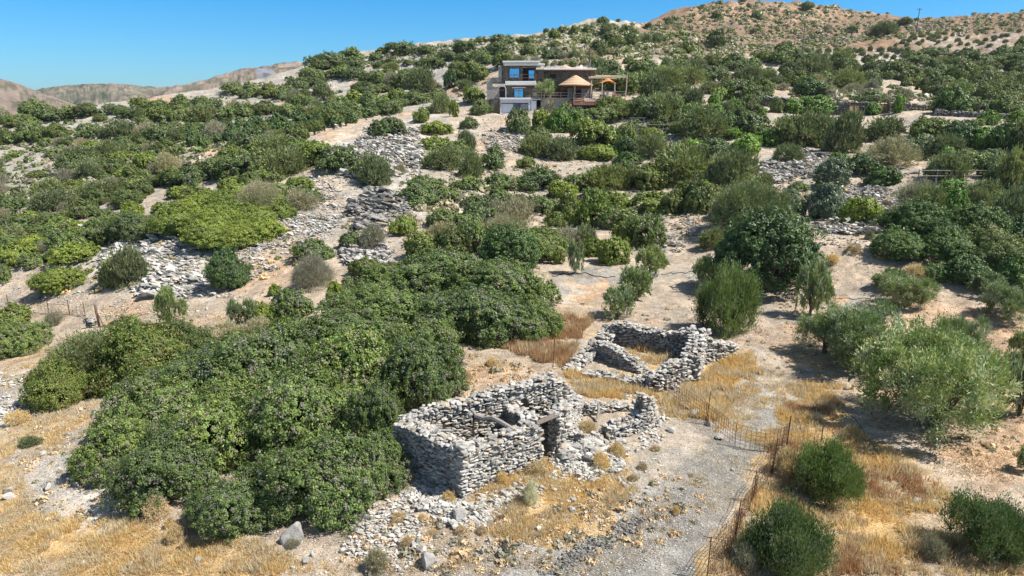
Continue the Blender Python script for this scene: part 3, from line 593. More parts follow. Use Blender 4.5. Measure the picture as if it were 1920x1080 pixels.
# ---------------------------------------------------------------- carpets of shrubs filled in between the bare patches
BARE = [[(640,420),(600,330),(650,260),(800,230),(860,215),(840,260),(770,290),(800,320),(770,345),(700,350),(720,370),(860,370),(830,385),(740,410),(700,440)],[(1530,430),(1560,400),(1690,340),(1720,380),(1690,430),(1620,460),(1500,470)],[(1250,380),(1320,385),(1310,480),(1255,480)],
   # bare ground seen between the shrubs
 [(560,262),(700,215),(790,200),(770,225),(700,260),(640,290),(690,235),(640,265),(420,290),(380,322),(330,300),(340,262),(430,262)],
 [(90,400),(50,330),(90,280),(60,250),(0,262),(-10,300),(20,320),(0,345),(10,350)] , [(75,225),(150,215),(190,240),(110,250)],[(190,215),(250,225),(215,245),(185,235)],
 [(50,290),(100,280),(110,300),(60,310)],[(90,300),(125,320),(90,340)],[(180,285),(215,290),(210,305),(180,300)],
 [(380,170),(430,165),(520,190),(570,215),(560,230),(470,200),(390,185)],[(600,120),(800,85),(960,60),(960,75),(830,95),(640,135)],[(420,215),(500,215),(460,240)],
 [(680,115),(720,110),(720,135),(690,135)],[(790,120),(840,125),(830,140),(795,138)],[(255,375),(300,345),(330,360),(290,385)],
 [(860,160),(940,150),(900,170),(850,190),(800,185)],[(140,170),(330,175),(330,200),(240,196),(140,205)],
 [(640,420),(620,350),(650,280),(700,235),(790,240),(790,310),(760,340),(850,400),(700,440)],[(560,380),(640,400),(620,440),(560,440)],
 [(600,130),(660,150),(640,170),(600,160)],
 [(1560,260),(1560,340),(1400,350),(1390,300)],[(880,240),(985,205),(985,250),(960,300),(890,320)],[(1660,320),(1870,318),(1870,345),(1670,345)],
 [(1430,205),(1720,212),(1720,190),(1430,180)],[(1380,130),(1440,120),(1500,95),(1450,110)]]
FILL = [ # polygon, width range (at 1920), kinds, spacing factor
 ([(-20,205),(180,200),(330,195),(480,175),(620,130),(780,100),(950,80),(960,100),(930,130),(860,155),(800,185),(640,225),(520,262),(340,262),(330,310),(200,420),(0,470),(-20,460)], (26,52), 'MMMJJYGD', .45),
 ([(560,300),(640,270),(650,330),(560,380),(440,380),(400,350),(320,400),(240,440),(180,440),(0,520),(-20,430),(200,380),(320,330),(400,300)], (50,90), 'MMMYYJJD', .42),
 ([(960,330),(1240,300),(1420,330),(1400,400),(1250,430),(1060,430),(900,420),(880,350)], (60,110), 'MMJJYG', .42),
 ([(740,380),(900,350),(1060,400),(1080,470),(960,470),(760,480)], (60,110), 'MMJD', .46),
 ([(1110,150),(1250,140),(1420,130),(1440,165),(1420,230),(1340,290),(1160,300),(1100,250),(1120,200)], (40,75), 'MMGLJYT', .42),
 ([(960,230),(1120,225),(1160,300),(1040,300)], (40,70), 'MMGY', .46),
 ([(1180,120),(1500,105),(1700,118),(1960,80),(1960,200),(1760,205),(1740,165),(1640,150),(1440,150),(1200,150)], (24,50), 'MMMJJG', .42),
 ([(1440,230),(1960,230),(1960,470),(1850,460),(1700,330),(1560,330),(1560,290),(1400,290)], (60,110), 'MMGLTCT', .46),
 ([(1780,330),(1960,300),(1960,520),(1740,420)], (60,110), 'MTGT', .46),
 ([(1640,150),(1760,170),(1740,190),(1640,180)], (14,24), 'DDB', 1.2),
 ([(1460,130),(1600,135),(1650,160),(1560,175),(1460,170)], (18,30), 'DDDG', .6),
 ([(930,105),(1060,90),(1150,95),(1120,125),(940,118)], (14,24), 'DDGM', .6),
 ([(850,130),(930,140),(880,200),(800,205)], (20,34), 'MMGD', .55),
]
rf = random.Random(21)
EXC = [(900,120,1190,225)]  # the house plot is planted by hand
placed = [(p['px'], p['py']+p['h']*.2, p['w']) for p in PLANTS]
fills = []
for poly, (w0, w1), kinds, sp in FILL:
    pa = np.array(poly); x0, y0 = pa.min(0); x1, y1 = pa.max(0)
    for _ in range(int((x1-x0)*(y1-y0)/(w0*w0)*14)):
        x = rf.uniform(x0, x1); y = rf.uniform(y0, y1); wd = rf.uniform(w0**.5, (w1*1.35)**.5)**2
        a = np.array([x]); b = np.array([y])
        if not inpoly(a, b, poly)[0]: continue
        if any(inpoly(a+e_, b-wd*.12+f_, q)[0] for q in BARE for e_, f_ in ((0, 0), (-wd*.3, 0), (wd*.3, 0), (0, -wd*.25))): continue
        if any(e[0] < x < e[2] and e[1] < y < e[3] for e in EXC): continue
        if any(abs(x-q[0]) < (wd+q[2])*.5*sp and abs(y-q[1])*1.9 < (wd+q[2])*.5*sp for q in placed): continue
        placed.append((x, y, wd)); fills.append((x, y+wd*.3, wd, wd*rf.uniform(.42, .75), rf.choice(kinds)))
# at most 290 of them stand as single shrubs, the smallest merge into one thicket
fills.sort(key=lambda f: -f[2])
print('FILLS', len(fills), 'PLANTS', len(PLANTS))
STUFF_FILL = []
cnt = {}
for p in PLANTS: cnt[p['kind']] = cnt.get(p['kind'], 0)+1
for f in fills:
    g = 'M' if f[4] in 'MY' else f[4]
    if cnt.get(g, 0) + (cnt.get('Y', 0) if g == 'M' else 0) < 285: plant(*f); cnt[g] = cnt.get(g, 0)+1
    else: STUFF_FILL.append(f)
print('COUNTS', cnt, 'stuff', len(STUFF_FILL))
# ================================================================ STONES, RUINS, SCREE
def stone_proto(seed, flat=1.0):
    rg = random.Random(seed); bm = bmesh.new()
    for _ in range(15):
        p = Vector((rg.gauss(0, 1), rg.gauss(0, 1), rg.gauss(0, 1))); m = max(abs(p.x), abs(p.y), abs(p.z)); l = p.length
        p = p*(.5*(.72/m + .28/l)); bm.verts.new(p*rg.uniform(.88, 1))
    bmesh.ops.convex_hull(bm, input=bm.verts[:])
    for v in [v for v in bm.verts if not v.link_faces]: bm.verts.remove(v)
    bmesh.ops.triangulate(bm, faces=bm.faces[:]); bm.verts.index_update()
    V = np.array([v.co[:] for v in bm.verts]); F = np.array([[v.index for v in f.verts] for f in bm.faces]); bm.free(); return V, F
SPROTO = [stone_proto(s) for s in range(12)]
def stone_tints(n, rg, warm=.2, base=(.26, .56)):
    g = rg.uniform(base[0], base[1], n)[:, None]*np.array([[1.0, .955, .87]])
    w_ = rg.random(n) < warm; g[w_] = g[w_]*np.array([1.0, .87, .72]); return g
def stones_mesh(name, pos, scl, yaw, tilt, tint, rg, tdir=None):
    n = len(pos); Vs, Fs, Cs = [], [], []; off = 0
    pk = rg.integers(0, len(SPROTO), n)
    cy, sy = np.cos(yaw), np.sin(yaw); Rz = np.zeros((n, 3, 3)); Rz[:, 0, 0] = cy; Rz[:, 0, 1] = -sy; Rz[:, 1, 0] = sy; Rz[:, 1, 1] = cy; Rz[:, 2, 2] = 1
    ax = rg.uniform(0, 2*np.pi, n) if tdir is None else tdir; kx, ky = np.cos(ax), np.sin(ax); ct, st = np.cos(tilt), np.sin(tilt)
    T = np.zeros((n, 3, 3))  # rotation about the horizontal axis (kx,ky)
    T[:, 0, 0] = ct+kx*kx*(1-ct); T[:, 0, 1] = kx*ky*(1-ct); T[:, 0, 2] = ky*st; T[:, 1, 0] = kx*ky*(1-ct); T[:, 1, 1] = ct+ky*ky*(1-ct); T[:, 1, 2] = -kx*st
    T[:, 2, 0] = -ky*st; T[:, 2, 1] = kx*st; T[:, 2, 2] = ct
    M = T @ Rz
    for p in range(len(SPROTO)):
        s = np.where(pk == p)[0]
        if not len(s): continue
        V, F = SPROTO[p]
        W = np.einsum('nij,nvj->nvi', M[s], V[None]*scl[s][:, None]) + pos[s][:, None]
        Vs.append(W.reshape(-1, 3)); Fs.append((F[None] + (np.arange(len(s))*len(V))[:, None, None]).reshape(-1, 3) + off); off += len(s)*len(V)
        Cs.append(np.repeat(tint[s], len(V), 0))
    return mesh_arr(name, np.concatenate(Vs), np.concatenate(Fs), np.clip(np.concatenate(Cs), .02, .8))
STM = attr_mat('weathered_stone', .9, (2.2, 18.0), .32, .02)
EARTH = simple('wall_earth_core', (.16,.13,.10), .95, .3, 5)
def stone_wall(parent, nodes, thick=.55, niches=(), sz=1.0, seed=1, name='wall', cap=1.0, warm=.12, base=(.27,.50), sink=.15):
    """nodes: (x, y, ztop); dry stone masonry faces, earth-and-rubble core, loose cap stones"""
    rg = np.random.default_rng(seed); n = np.array(nodes, float)
    seg = np.hypot(np.diff(n[:, 0]), np.diff(n[:, 1])); cs = np.r_[0, np.cumsum(seg)]; L = cs[-1]
    X = lambda s: np.interp(s, cs, n[:, 0]); Y = lambda s: np.interp(s, cs, n[:, 1])
    tp = lambda s: np.interp(s, cs, n[:, 2]) + .07*sz*noise(np.asarray(s)*2.1/sz + seed*7.7, np.asarray(s)*0+seed)
    def dirn(s):
        k = np.clip(np.searchsorted(cs, s, side='right')-1, 0, len(seg)-1)
        return (n[k+1, 0]-n[k, 0])/seg[k], (n[k+1, 1]-n[k, 1])/seg[k]
    P, S, Yw, Ti = [], [], [], []
    zmin = float(H(n[:, 0], n[:, 1]).min()) - sink; zmax = n[:, 2].max()
    for side in (-1, 1):
        z = zmin
        while z < zmax + .1:
            ch = rg.uniform(.055, .15)*sz; s = -rg.uniform(0, .2)*sz
            while s < L:
                ln = rg.uniform(.14, .42)*sz*(1.3 if rg.random() < .12 else 1); sm = s+ln/2; s += ln*.93
                if sm > L+.05: break
                sc_ = min(max(sm, 0), L); zt = float(tp(sc_)); zc = z+ch/2
                if zc > zt-.03 or zc < float(H(X(sc_), Y(sc_)))-.25: continue
                if any(a < sm < b and c < zt-zc < d and (q == 0 or q == side) for a, b, c, d, q in niches): continue
                dx, dy = dirn(sc_); o = side*(thick/2-.1*sz) + rg.normal()*.025*sz
                P.append((X(sc_)-dy*o, Y(sc_)+dx*o, zc + rg.normal()*.012)); S.append((ln*1.06, rg.uniform(.24, .34)*sz, ch*rg.uniform(1.05, 1.35)))
                Yw.append(math.atan2(dy, dx)+rg.normal()*.1); Ti.append(abs(rg.normal()*.09))
            z += ch*.92
    # end faces
    for se in (0, L):
        z = zmin; dx, dy = dirn(min(max(se, .01), L-.01))
        while z < float(tp(se)):
            ch = rg.uniform(.08, .17)*sz; o = -thick/2+.1
            while o < thick/2:
                ln = rg.uniform(.18, .34)*sz; k = .1 if se == 0 else -.1
                P.append((X(se)+dx*k-dy*(o+ln/2-.05), Y(se)+dy*k+dx*(o+ln/2-.05), z+ch/2)); S.append((.3*sz, ln*1.05, ch*1.2)); Yw.append(math.atan2(dy, dx)+rg.normal()*.1); Ti.append(abs(rg.normal()*.07)); o += ln*.9
            z += ch*.92
    # loose stones on top
    for i in range(int(L*thick*38*cap/sz**2)):
        s = rg.uniform(0, L); o = rg.uniform(-.5, .5)*(thick+.04); dx, dy = dirn(s); q = rg.uniform(.1, .3)*sz*(1.4 if rg.random() < .08 else 1)
        P.append((X(s)-dy*o, Y(s)+dx*o, float(tp(s))+rg.uniform(-.1, .05)*sz)); S.append((q*1.25, q*.9, q*rg.uniform(.35, .65))); Yw.append(rg.uniform(0, 6.3)); Ti.append(abs(rg.normal()*.3))
    P = np.array(P); me = stones_mesh('wall', P, np.array(S), np.array(Yw), np.array(Ti), stone_tints(len(P), rg, warm, base), rg)
    me.materials.append(STM); me.materials.append(EARTH)
    # core
    mb = MB(); st = max(2, int(L/.22)); ss = np.linspace(.06, L-.06, st); h2 = thick/2-.2*sz; 
    for a, b in zip(ss[:-1], ss[1:]):
        za = float(min(tp(a), tp(b)))-.1*sz
        if any(q[0] < (a+b)/2 < q[1] and q[4] == 0 for q in niches): continue
        for hit_ in [q for q in niches if q[0] < (a+b)/2 < q[1]]: pass
        dx, dy = dirn((a+b)/2); c = [(X(t)-dy*o, Y(t)+dx*o) for t, o in ((a, -h2), (b, -h2), (b, h2), (a, h2))]
        mb.add([(p[0], p[1], zmin) for p in c]+[(p[0], p[1], za) for p in c], [(0,3,2,1),(4,5,6,7),(0,1,5,4),(1,2,6,5),(2,3,7,6),(3,0,4,7)])
    bm = bmesh.new(); bm.from_mesh(me); nf = len(bm.faces)
    vs = [bm.verts.new(v) for v in mb.v]
    for f in mb.f: bm.faces.new([vs[i] for i in f]).material_index = 1
    bm.to_mesh(me); bm.free()
    o = link(name, me, None, parent)
    if parent is not None and parent.type == 'EMPTY': o.matrix_parent_inverse = parent.matrix_basis.inverted()
    return o
def nodes_px(L):  # (px, depth, top py) -> (x, y, ztop)
    return [tuple(at(a, c, b)) for a, b, c in L]
WOOD = simple('weathered_wood', (.24,.215,.19), .9, .35, 14, bmp=.01)
# ---- near ruin
g0 = hit(950, 850)[0]
ruin = empty('ruined_stone_house', (1.0, 22.0, -12.1), 'roofless ruined dry stone house with a doorway and two rooms, beside the big thicket', 'ruin')
stone_wall(ruin, nodes_px([(878,19.45,844),(835,20.1,822),(790,20.9,800),(752,21.7,788)]), .6, seed=11, sz=.85)
stone_wall(ruin, nodes_px([(752,21.9,788),(790,22.2,768),(850,22.7,755),(890,23.0,745),(908,23.2,738),(950,23.6,724),(1000,24.1,717),(1030,24.4,706),(1045,24.6,706),(1062,24.9,726),(1080,25.2,747)]), .6,
           niches=((4.6,4.9,.55,.95,-1),), seed=12, sz=.85)
stone_wall(ruin, nodes_px([(858,19.3,842),(905,20.0,828),(945,20.5,812),(975,20.9,800),(990,21.1,792),(1006,21.3,797)]), .55, seed=13, sz=.85)
stone_wall(ruin, nodes_px([(1040,22.0,778),(1062,22.3,790),(1090,22.6,812),(1112,22.9,826),(1126,23.1,818)]), .55, seed=14, sz=.85)
stone_wall(ruin, nodes_px([(1136,23.3,802),(1160,23.5,790),(1185,23.8,782),(1198,24.0,775),(1202,24.05,742),(1214,24.2,742)]), .55, seed=15, sz=.85)
stone_wall(ruin, nodes_px([(1080,25.3,752),(1120,25.6,758),(1160,25.8,757),(1198,26.0,757)]), .55, seed=16, sz=.85)
stone_wall(ruin, nodes_px([(1206,26.0,756),(1211,25.2,760),(1214,24.5,752)]), .5, seed=17, sz=.85)
stone_wall(ruin, nodes_px([(1072,25.0,742),(1066,24.0,756),(1054,22.9,764),(1046,22.3,770)]), .55, seed=18, sz=.85)
stone_wall(ruin, nodes_px([(955,23.5,757),(968,22.9,768),(984,22.2,774),(996,21.6,784)]), .45, seed=19, sz=.85)
a = at(1000, 792, 21.15); b = at(1050, 774, 22.15)
lt = MB().tube([tuple(a + np.array([.1,-.16,.0])), tuple(b+np.array([-.05,-.16,-.02]))], .05, 6).tube([tuple(a + np.array([.1,.0,-.02])), tuple(b+np.array([-.05,.02,.0]))], .055, 6).build('lintel', simple('old_lintel_wood', (.15,.12,.10), .9, .35, 14), ruin)
lt.matrix_parent_inverse = ruin.matrix_basis.inverted()
pts = [at(886,770,21.9), at(893,780,21.8), at(907,785,21.6), at(925,784,21.4), at(940,792,21.2), at(957,802,21.0), at(966,812,20.9), at(968,822,20.8)]
bo = MB().tube([tuple(p) for p in pts], [.05,.07,.085,.09,.09,.085,.08,.06], 7).build('wooden_beam', WOOD)
tag(bo, 'bent grey weathered roof beam lying across the near ruined room', 'beam')
p0 = at(888, 770, 21.9); bo = MB().tube([(p0[0], p0[1], -12.0), (p0[0]-.02, p0[1], -11.2), tuple(p0)], [.05, .045, .035], 6).build('wooden_prop', simple('dark_wood', (.06,.05,.04), .9))
tag(bo, 'thin dark upright stick propping the bent beam inside the near ruin', 'stick')
for q, (A, B_) in enumerate([((795,798,21.2),(828,797,21.6)), ((812,806,21.0),(850,808,21.3)), ((835,818,20.6),(856,819,20.9))]):
    bo = MB().tube([tuple(at(*A)), tuple(at(*B_))], [.06, .04], 6).build('timber_pole', WOOD)
    tag(bo, ['short grey pole lying on top of the left ruin wall, farthest back', 'middle grey pole on the inside edge of the left ruin wall', 'short grey pole nearest the front corner of the near ruin'][q], 'pole')
q0 = at(1122, 757, 25.2); q1 = at(1118, 790, 24.6)
tag(MB().tube([tuple(q0), tuple((q0+q1)/2+np.array([.05,0,0])), tuple(q1)], [.05,.06,.05], 6).build('timber_pole', WOOD), 'grey forked pole leaning on the rear wall of the right hand ruined room', 'pole')
# ---- far ruin
ruin2 = empty('ruined_stone_enclosure', (5.6, 31.0, -12.2), 'collapsed dry stone enclosure full of yellow grass, farther ruin right of centre', 'ruin')
stone_wall(ruin2, nodes_px([(1068,30.2,692),(1085,31.0,678),(1105,32.2,658),(1125,33.4,634),(1147,34.4,612)]), .75, seed=21, sz=.95)
stone_wall(ruin2, nodes_px([(1150,34.3,608),(1165,34.1,602),(1185,33.9,607),(1205,33.6,615),(1235,33.2,620),(1262,32.8,625),(1278,32.5,615),(1300,32.2,618)]), .65, seed=22, sz=.95)
stone_wall(ruin2, nodes_px([(1312,32.0,618),(1308,31.0,632),(1302,30.1,650),(1294,29.3,668)]), .75, seed=23, sz=.95)
stone_wall(ruin2, nodes_px([(1068,30.1,693),(1100,29.8,696),(1130,29.4,698),(1165,29.0,706),(1190,28.6,712),(1200,28.4,706),(1225,28.2,704),(1240,28.3,694),(1262,28.7,680),(1290,29.2,674)]), .6, seed=24, sz=.95)
stone_wall(ruin2, nodes_px([(1125,32.4,640),(1148,31.6,648),(1172,31.0,660),(1192,30.5,676),(1206,30.2,690)]), .55, seed=25, sz=.95)
stone_wall(ruin2, nodes_px([(1318,31.6,630),(1340,31.9,640),(1360,32.2,642),(1378,32.4,644)]), .6, seed=26, sz=.95)
# ---- dry stone terrace walls
for q, (L, lab, th, sz) in enumerate([
  ([(1402,128,183),(1440,127.5,181),(1478,127,184),(1500,127,187)], 'long grey terrace wall above the garden bushes, left stretch', .8, 1.9),
  ([(1535,121,190),(1590,120,191),(1640,119,193)], 'grey terrace wall behind the pale wooden gate', .8, 1.9),
  ([(1668,118,193),(1705,118,194),(1745,118,198),(1758,118,203)], 'grey terrace wall right of the brown wooden gate', .8, 1.9),
  ([(1690,77,325),(1760,76.5,323),(1860,76,325)], 'low pale stone wall behind the wooden rail fence on the right', .6, 1.3),
  ([(1755,112,206),(1830,110,211),(1925,108,216)], 'low tumbled grey wall at the right edge above the carob tree', .9, 1.9),
  ([(60,56,578),(110,54.5,586),(150,52,592),(178,49,601)], 'low line of piled stones under the wire fence on the left', .6, 1.1)]):
    e = empty('dry_stone_wall', tuple(at(L[0][0], L[0][2], L[0][1])), lab, 'stone wall')
    stone_wall(e, nodes_px(L), th, seed=40+q, sz=sz, base=(.18,.4))
# ---- scree and slate outcrops
def sample_px(poly, n, rg):
    p = np.array(poly, float); a, b = p.min(0), p.max(0); out = []
    while sum(map(len, out)) < n:
        q = rg.uniform(a, b, (n*3, 2)); q[:, 1] = q[:, 1]
        m = inpoly(q[:, 0]+noise(q[:, 0]/25, q[:, 1]/25)*14, q[:, 1]+noise(q[:, 0]/25+9, q[:, 1]/25)*9, p); out.append(q[m])
    return np.concatenate(out)[:n]
def scree(poly, n, size, lab, seed, flat=.3, base=(.3,.58), tilt=.35, cluster=1.0, kinds='scree'):
    rg = np.random.default_rng(seed); n = int(n*1.7); q = sample_px(poly, n, rg); h = hit(q[:, 0], q[:, 1], n=260); h = h[~np.isnan(h[:, 0])]; n = len(h)
    # ledges: stones are bigger and piled higher along noise ridges
    rd = 1-np.abs(fbm(h[:, 0], h[:, 1], 4.5, 3))*2; rd = np.clip(rd, 0, 1)
    s = size*.62*np.clip(rg.lognormal(-.3, .5, n), 0, 1.9)*(.6+.8*rd*cluster)
    P = h + np.c_[np.zeros(n), np.zeros(n), s*flat*.2 + rd*rg.uniform(0, 1, n)*size*.9*cluster]
    scl = np.c_[s*rg.uniform(.9, 1.5, n), s*rg.uniform(.6, 1, n), s*rg.uniform(.5, 1.2, n)*flat*1.3]
    me = stones_mesh('scree', P, scl, rg.uniform(-.6, .6, n)+.3, np.abs(rg.normal(tilt, .2, n)), stone_tints(n, rg, .06, base), rg, rg.normal(2.2, .7, n))
    o = link(kinds, me, STM); tag(o, lab, 'scree', kind='stuff')
scree([(628,290),(690,242),(740,250),(790,240),(800,300),(780,330),(730,330),(700,345),(640,330)], 2600, .75, 'pale broken slabs on the slope below the house', 61)
scree([(655,380),(700,360),(760,375),(765,400),(700,435),(655,430)], 900, 1.0, 'dark slate ledges', 62, .35, (.14,.36), .3)
scree([(225,440),(290,420),(340,450),(375,475),(370,520),(330,560),(260,560),(230,520),(190,530),(195,470)], 2400, .6, 'piled grey slabs on the left slope', 63)
scree([(100,455),(150,430),(175,440),(140,460),(110,470)], 250, .6, 'pale rocks on the left', 64)
scree([(640,470),(700,450),(740,470),(745,500),(700,510),(650,500)], 700, .55, 'rock outcrop above the thicket', 65, .45, (.22,.5))
scree([(1395,305),(1470,298),(1500,280),(1560,285),(1540,330),(1450,345),(1400,345)], 1300, .65, 'pale rocky ledge on the right', 66)
scree([(1580,345),(1640,340),(1700,370),(1700,420),(1640,440),(1560,440),(1500,430),(1530,410)], 1300, .5, 'loose rocks beside the rocky path', 67)
scree([(860,345),(900,350),(935,370),(920,390),(880,385)], 250, .9, 'slate slabs between shrubs', 68, .3, (.15,.36))
scree([(1025,440),(1060,440),(1085,458),(1080,470),(1040,465)], 160, .6, 'flat slate slabs by the clearing', 69)
scree([(900,245),(960,240),(1000,262),(990,285),(930,290)], 500, .6, 'stones below the dirt bank', 70)
scree([(1230,395),(1310,390),(1320,450),(1260,480),(1220,450)], 500, .3, 'stones above the clearing', 71)
scree([(880,215),(985,210),(985,250),(960,300),(900,320),(860,260)], 700, .4, 'stones on the dirt bank below the house', 98, cluster=.4)
scree([(560,262),(640,262),(640,330),(560,330),(420,470),(300,560),(420,560),(560,470),(640,430),(640,330)], 1300, .5, 'broken rock on the left middle slope', 99, cluster=.8)
scree([(500,400),(560,380),(650,360),(640,420),(600,440),(520,470),(440,490),(400,480),(480,440)], 1500, .3, 'loose stones on the slope', 72)
scree([(450,370),(510,360),(500,400),(460,395)], 200, .7, 'pale rocks', 73)
scree([(1175,240),(1300,240),(1310,262),(1200,262)], 260, .6, 'stones below the dark railing', 74)
scree([(600,225),(655,205),(640,240)], 60, .8, 'boulders by the field edge', 75)
scree([(1460,72),(1600,62),(1620,75),(1500,90)], 220, 1.1, 'rocks on the brown hill', 76)
scree([(1690,45),(1760,40),(1800,55),(1700,60)], 160, 1.3, 'rocks on the brown hill right', 77)
scree([(-10,700),(60,690),(90,720),(40,770),(-10,800)], 500, .2, 'pale stones at the left edge', 78)
scree([(90,450),(-10,520),(60,560),(190,540),(250,560),(330,570),(430,600),(200,600),(-10,580)], 900, .22, 'small stones along the left track', 79, cluster=.3)
scree([(1280,440),(1700,440),(1960,560),(1900,620),(1500,560),(1260,500)], 900, .18, 'small stones on the clearing', 80, cluster=.2)
scree([(500,330),(900,230),(1300,300),(1700,330),(1900,420),(1700,480),(1300,430),(900,440),(600,470),(300,480),(0,520),(0,440)], 7500, .42, 'loose stones between the shrubs', 91, cluster=.2)
scree([(0,250),(300,200),(620,130),(950,80),(900,180),(640,240),(330,260),(0,330)], 2600, .6, 'loose stones on the far slope', 92, cluster=.2)
# rubble fallen from the near ruin and pebbles of the foreground
scree([(740,880),(800,900),(870,940),(960,930),(900,990),(860,1000),(800,960),(745,930)], 700, .24, 'rubble at the left foot of the near ruin', 81, .55, (.28,.55), cluster=.4)
scree([(1030,850),(1110,830),(1180,830),(1170,880),(1110,905),(1050,890)], 800, .24, 'rubble fallen in front of the near ruin', 82, .55, (.28,.55), cluster=.6)
scree([(1040,840),(1130,815),(1120,870),(1060,870)], 500, .26, 'rubble heap at the broken front wall', 88, .6, (.25,.5), cluster=1.6)
scree([(870,830),(930,790),(1040,780),(1100,790),(1060,820),(960,850)], 600, .22, 'rubble on the floor of the near ruin', 89, .5, (.28,.5), cluster=.4)
scree([(1190,850),(1210,770),(1260,775),(1240,830)], 130, .26, 'stones beside the right end of the near ruin', 83, .6, (.35,.6), cluster=.2)
scree([(660,960),(760,930),(800,1000),(760,1080),(640,1040)], 600, .2, 'pale stones below the thicket', 84, .5, (.3,.6), cluster=.3)
scree([(400,960),(560,1000),(1000,1000),(1300,900),(1340,960),(1220,1080),(500,1080)], 2600, .09, 'pebbles', 85, .6, (.25,.6), cluster=.1)
scree([(-10,760),(180,740),(240,900),(330,1000),(200,1000),(-10,880)], 1700, .11, 'pebbles on the left bank', 86, .6, (.3,.6), cluster=.1)
scree([(1090,1078),(1100,1030),(1200,970),(1340,830),(1430,840),(1400,920),(1320,1040),(1300,1078)], 2200, .075, 'gravel on the track', 93, .5, (.25,.55), cluster=.1)
scree([(1010,1078),(1060,1035),(1130,1005),(1190,965),(1215,975),(1150,1025),(1080,1060),(1060,1078)], 900, .13, 'dark grey broken earth of the track bank', 97, .7, (.12,.3), cluster=.5)
scree([(1350,700),(1480,700),(1500,780),(1440,830),(1340,800)], 700, .08, 'gravel beyond the wire', 94, .5, (.25,.5), cluster=.1)
scree([(740,860),(780,890),(870,945),(980,900),(1060,880),(1060,910),(960,945),(880,985),(800,960),(730,900)], 500, .3, 'larger fallen stones at the foot of the near ruin', 95, .6, (.3,.55), cluster=.3)
scree([(1055,690),(1150,705),(1230,740),(1310,700),(1320,720),(1230,765),(1100,730)], 250, .22, 'fallen stones at the foot of the far ruin', 96, .6, (.3,.55), cluster=.2)
scree([(880,840),(1180,880),(1150,960),(1000,1010),(900,980)], 340, .17, 'stones in the golden grass', 87, .6, (.4,.65), cluster=.1)
scree([(860,660),(1040,680),(1060,740),(900,740)], 300, .12, 'stones behind the ruin', 90, .6, (.3,.6), cluster=.1)
# ---- boulders and larger stones seen singly
_bp = []
for s in range(6):
    bm = bmesh.new(); bmesh.ops.create_icosphere(bm, subdivisions=3, radius=.5)
    rg_ = random.Random(s+5); cuts = [(Vector((rg_.gauss(0,1), rg_.gauss(0,1), rg_.gauss(0,.8))).normalized(), rg_.uniform(.24,.4)) for _ in range(11)]
    for v in bm.verts:
        for nn, dd in cuts:
            e = v.co.dot(nn)-dd
            if e > 0: v.co -= nn*e*.93
        v.co *= 1+.05*random.Random(int(v.co.x*999)).uniform(-1, 1)
    me = bpy.data.meshes.new('boulder'); bm.to_mesh(me); bm.free()
    c = me.color_attributes.new('tint', 'FLOAT_COLOR', 'POINT'); 
    t = rg_.uniform(.32, .47); c.data.foreach_set('color', np.tile([t, t*.955, t*.87, 1], len(me.vertices)).astype(np.float32)); me.materials.append(STM); _bp.append(me)
def boulder(px, py, w, h, lab, asp=.8):
    p = hit(px, py)[0]; m = (p[1]*CP-p[2]*SP)/FPX
    o = link('boulder' if w > 22 else 'stone', random.choice(_bp)); o.location = (p[0], p[1]+w*m*.3, float(H(p[0], p[1]+w*m*.3))+h*m*.22)
    o.scale = (w*m*1.05, w*m*asp, h*m*1.15); o.rotation_euler = (random.uniform(-.3,.3), random.uniform(-.3,.3), random.uniform(0, 6.3))
    return tag(o, lab, 'boulder' if w > 22 else 'stone')
for t in [(860,980,42,32,'big smooth pale boulder with a dark shaded side below the ruin corner'),(545,1022,55,46,'grey craggy boulder standing at the foot of the thicket'),(800,1068,50,36,'large cracked pale boulder near the bottom edge, beside the thistle'),
 (797,950,20,14,'pale stone between the thicket and the big smooth boulder'),(777,955,18,12,'grey stone left of its pale twin below the thicket'),(1452,608,0,0,'')][:-1]: boulder(*t)
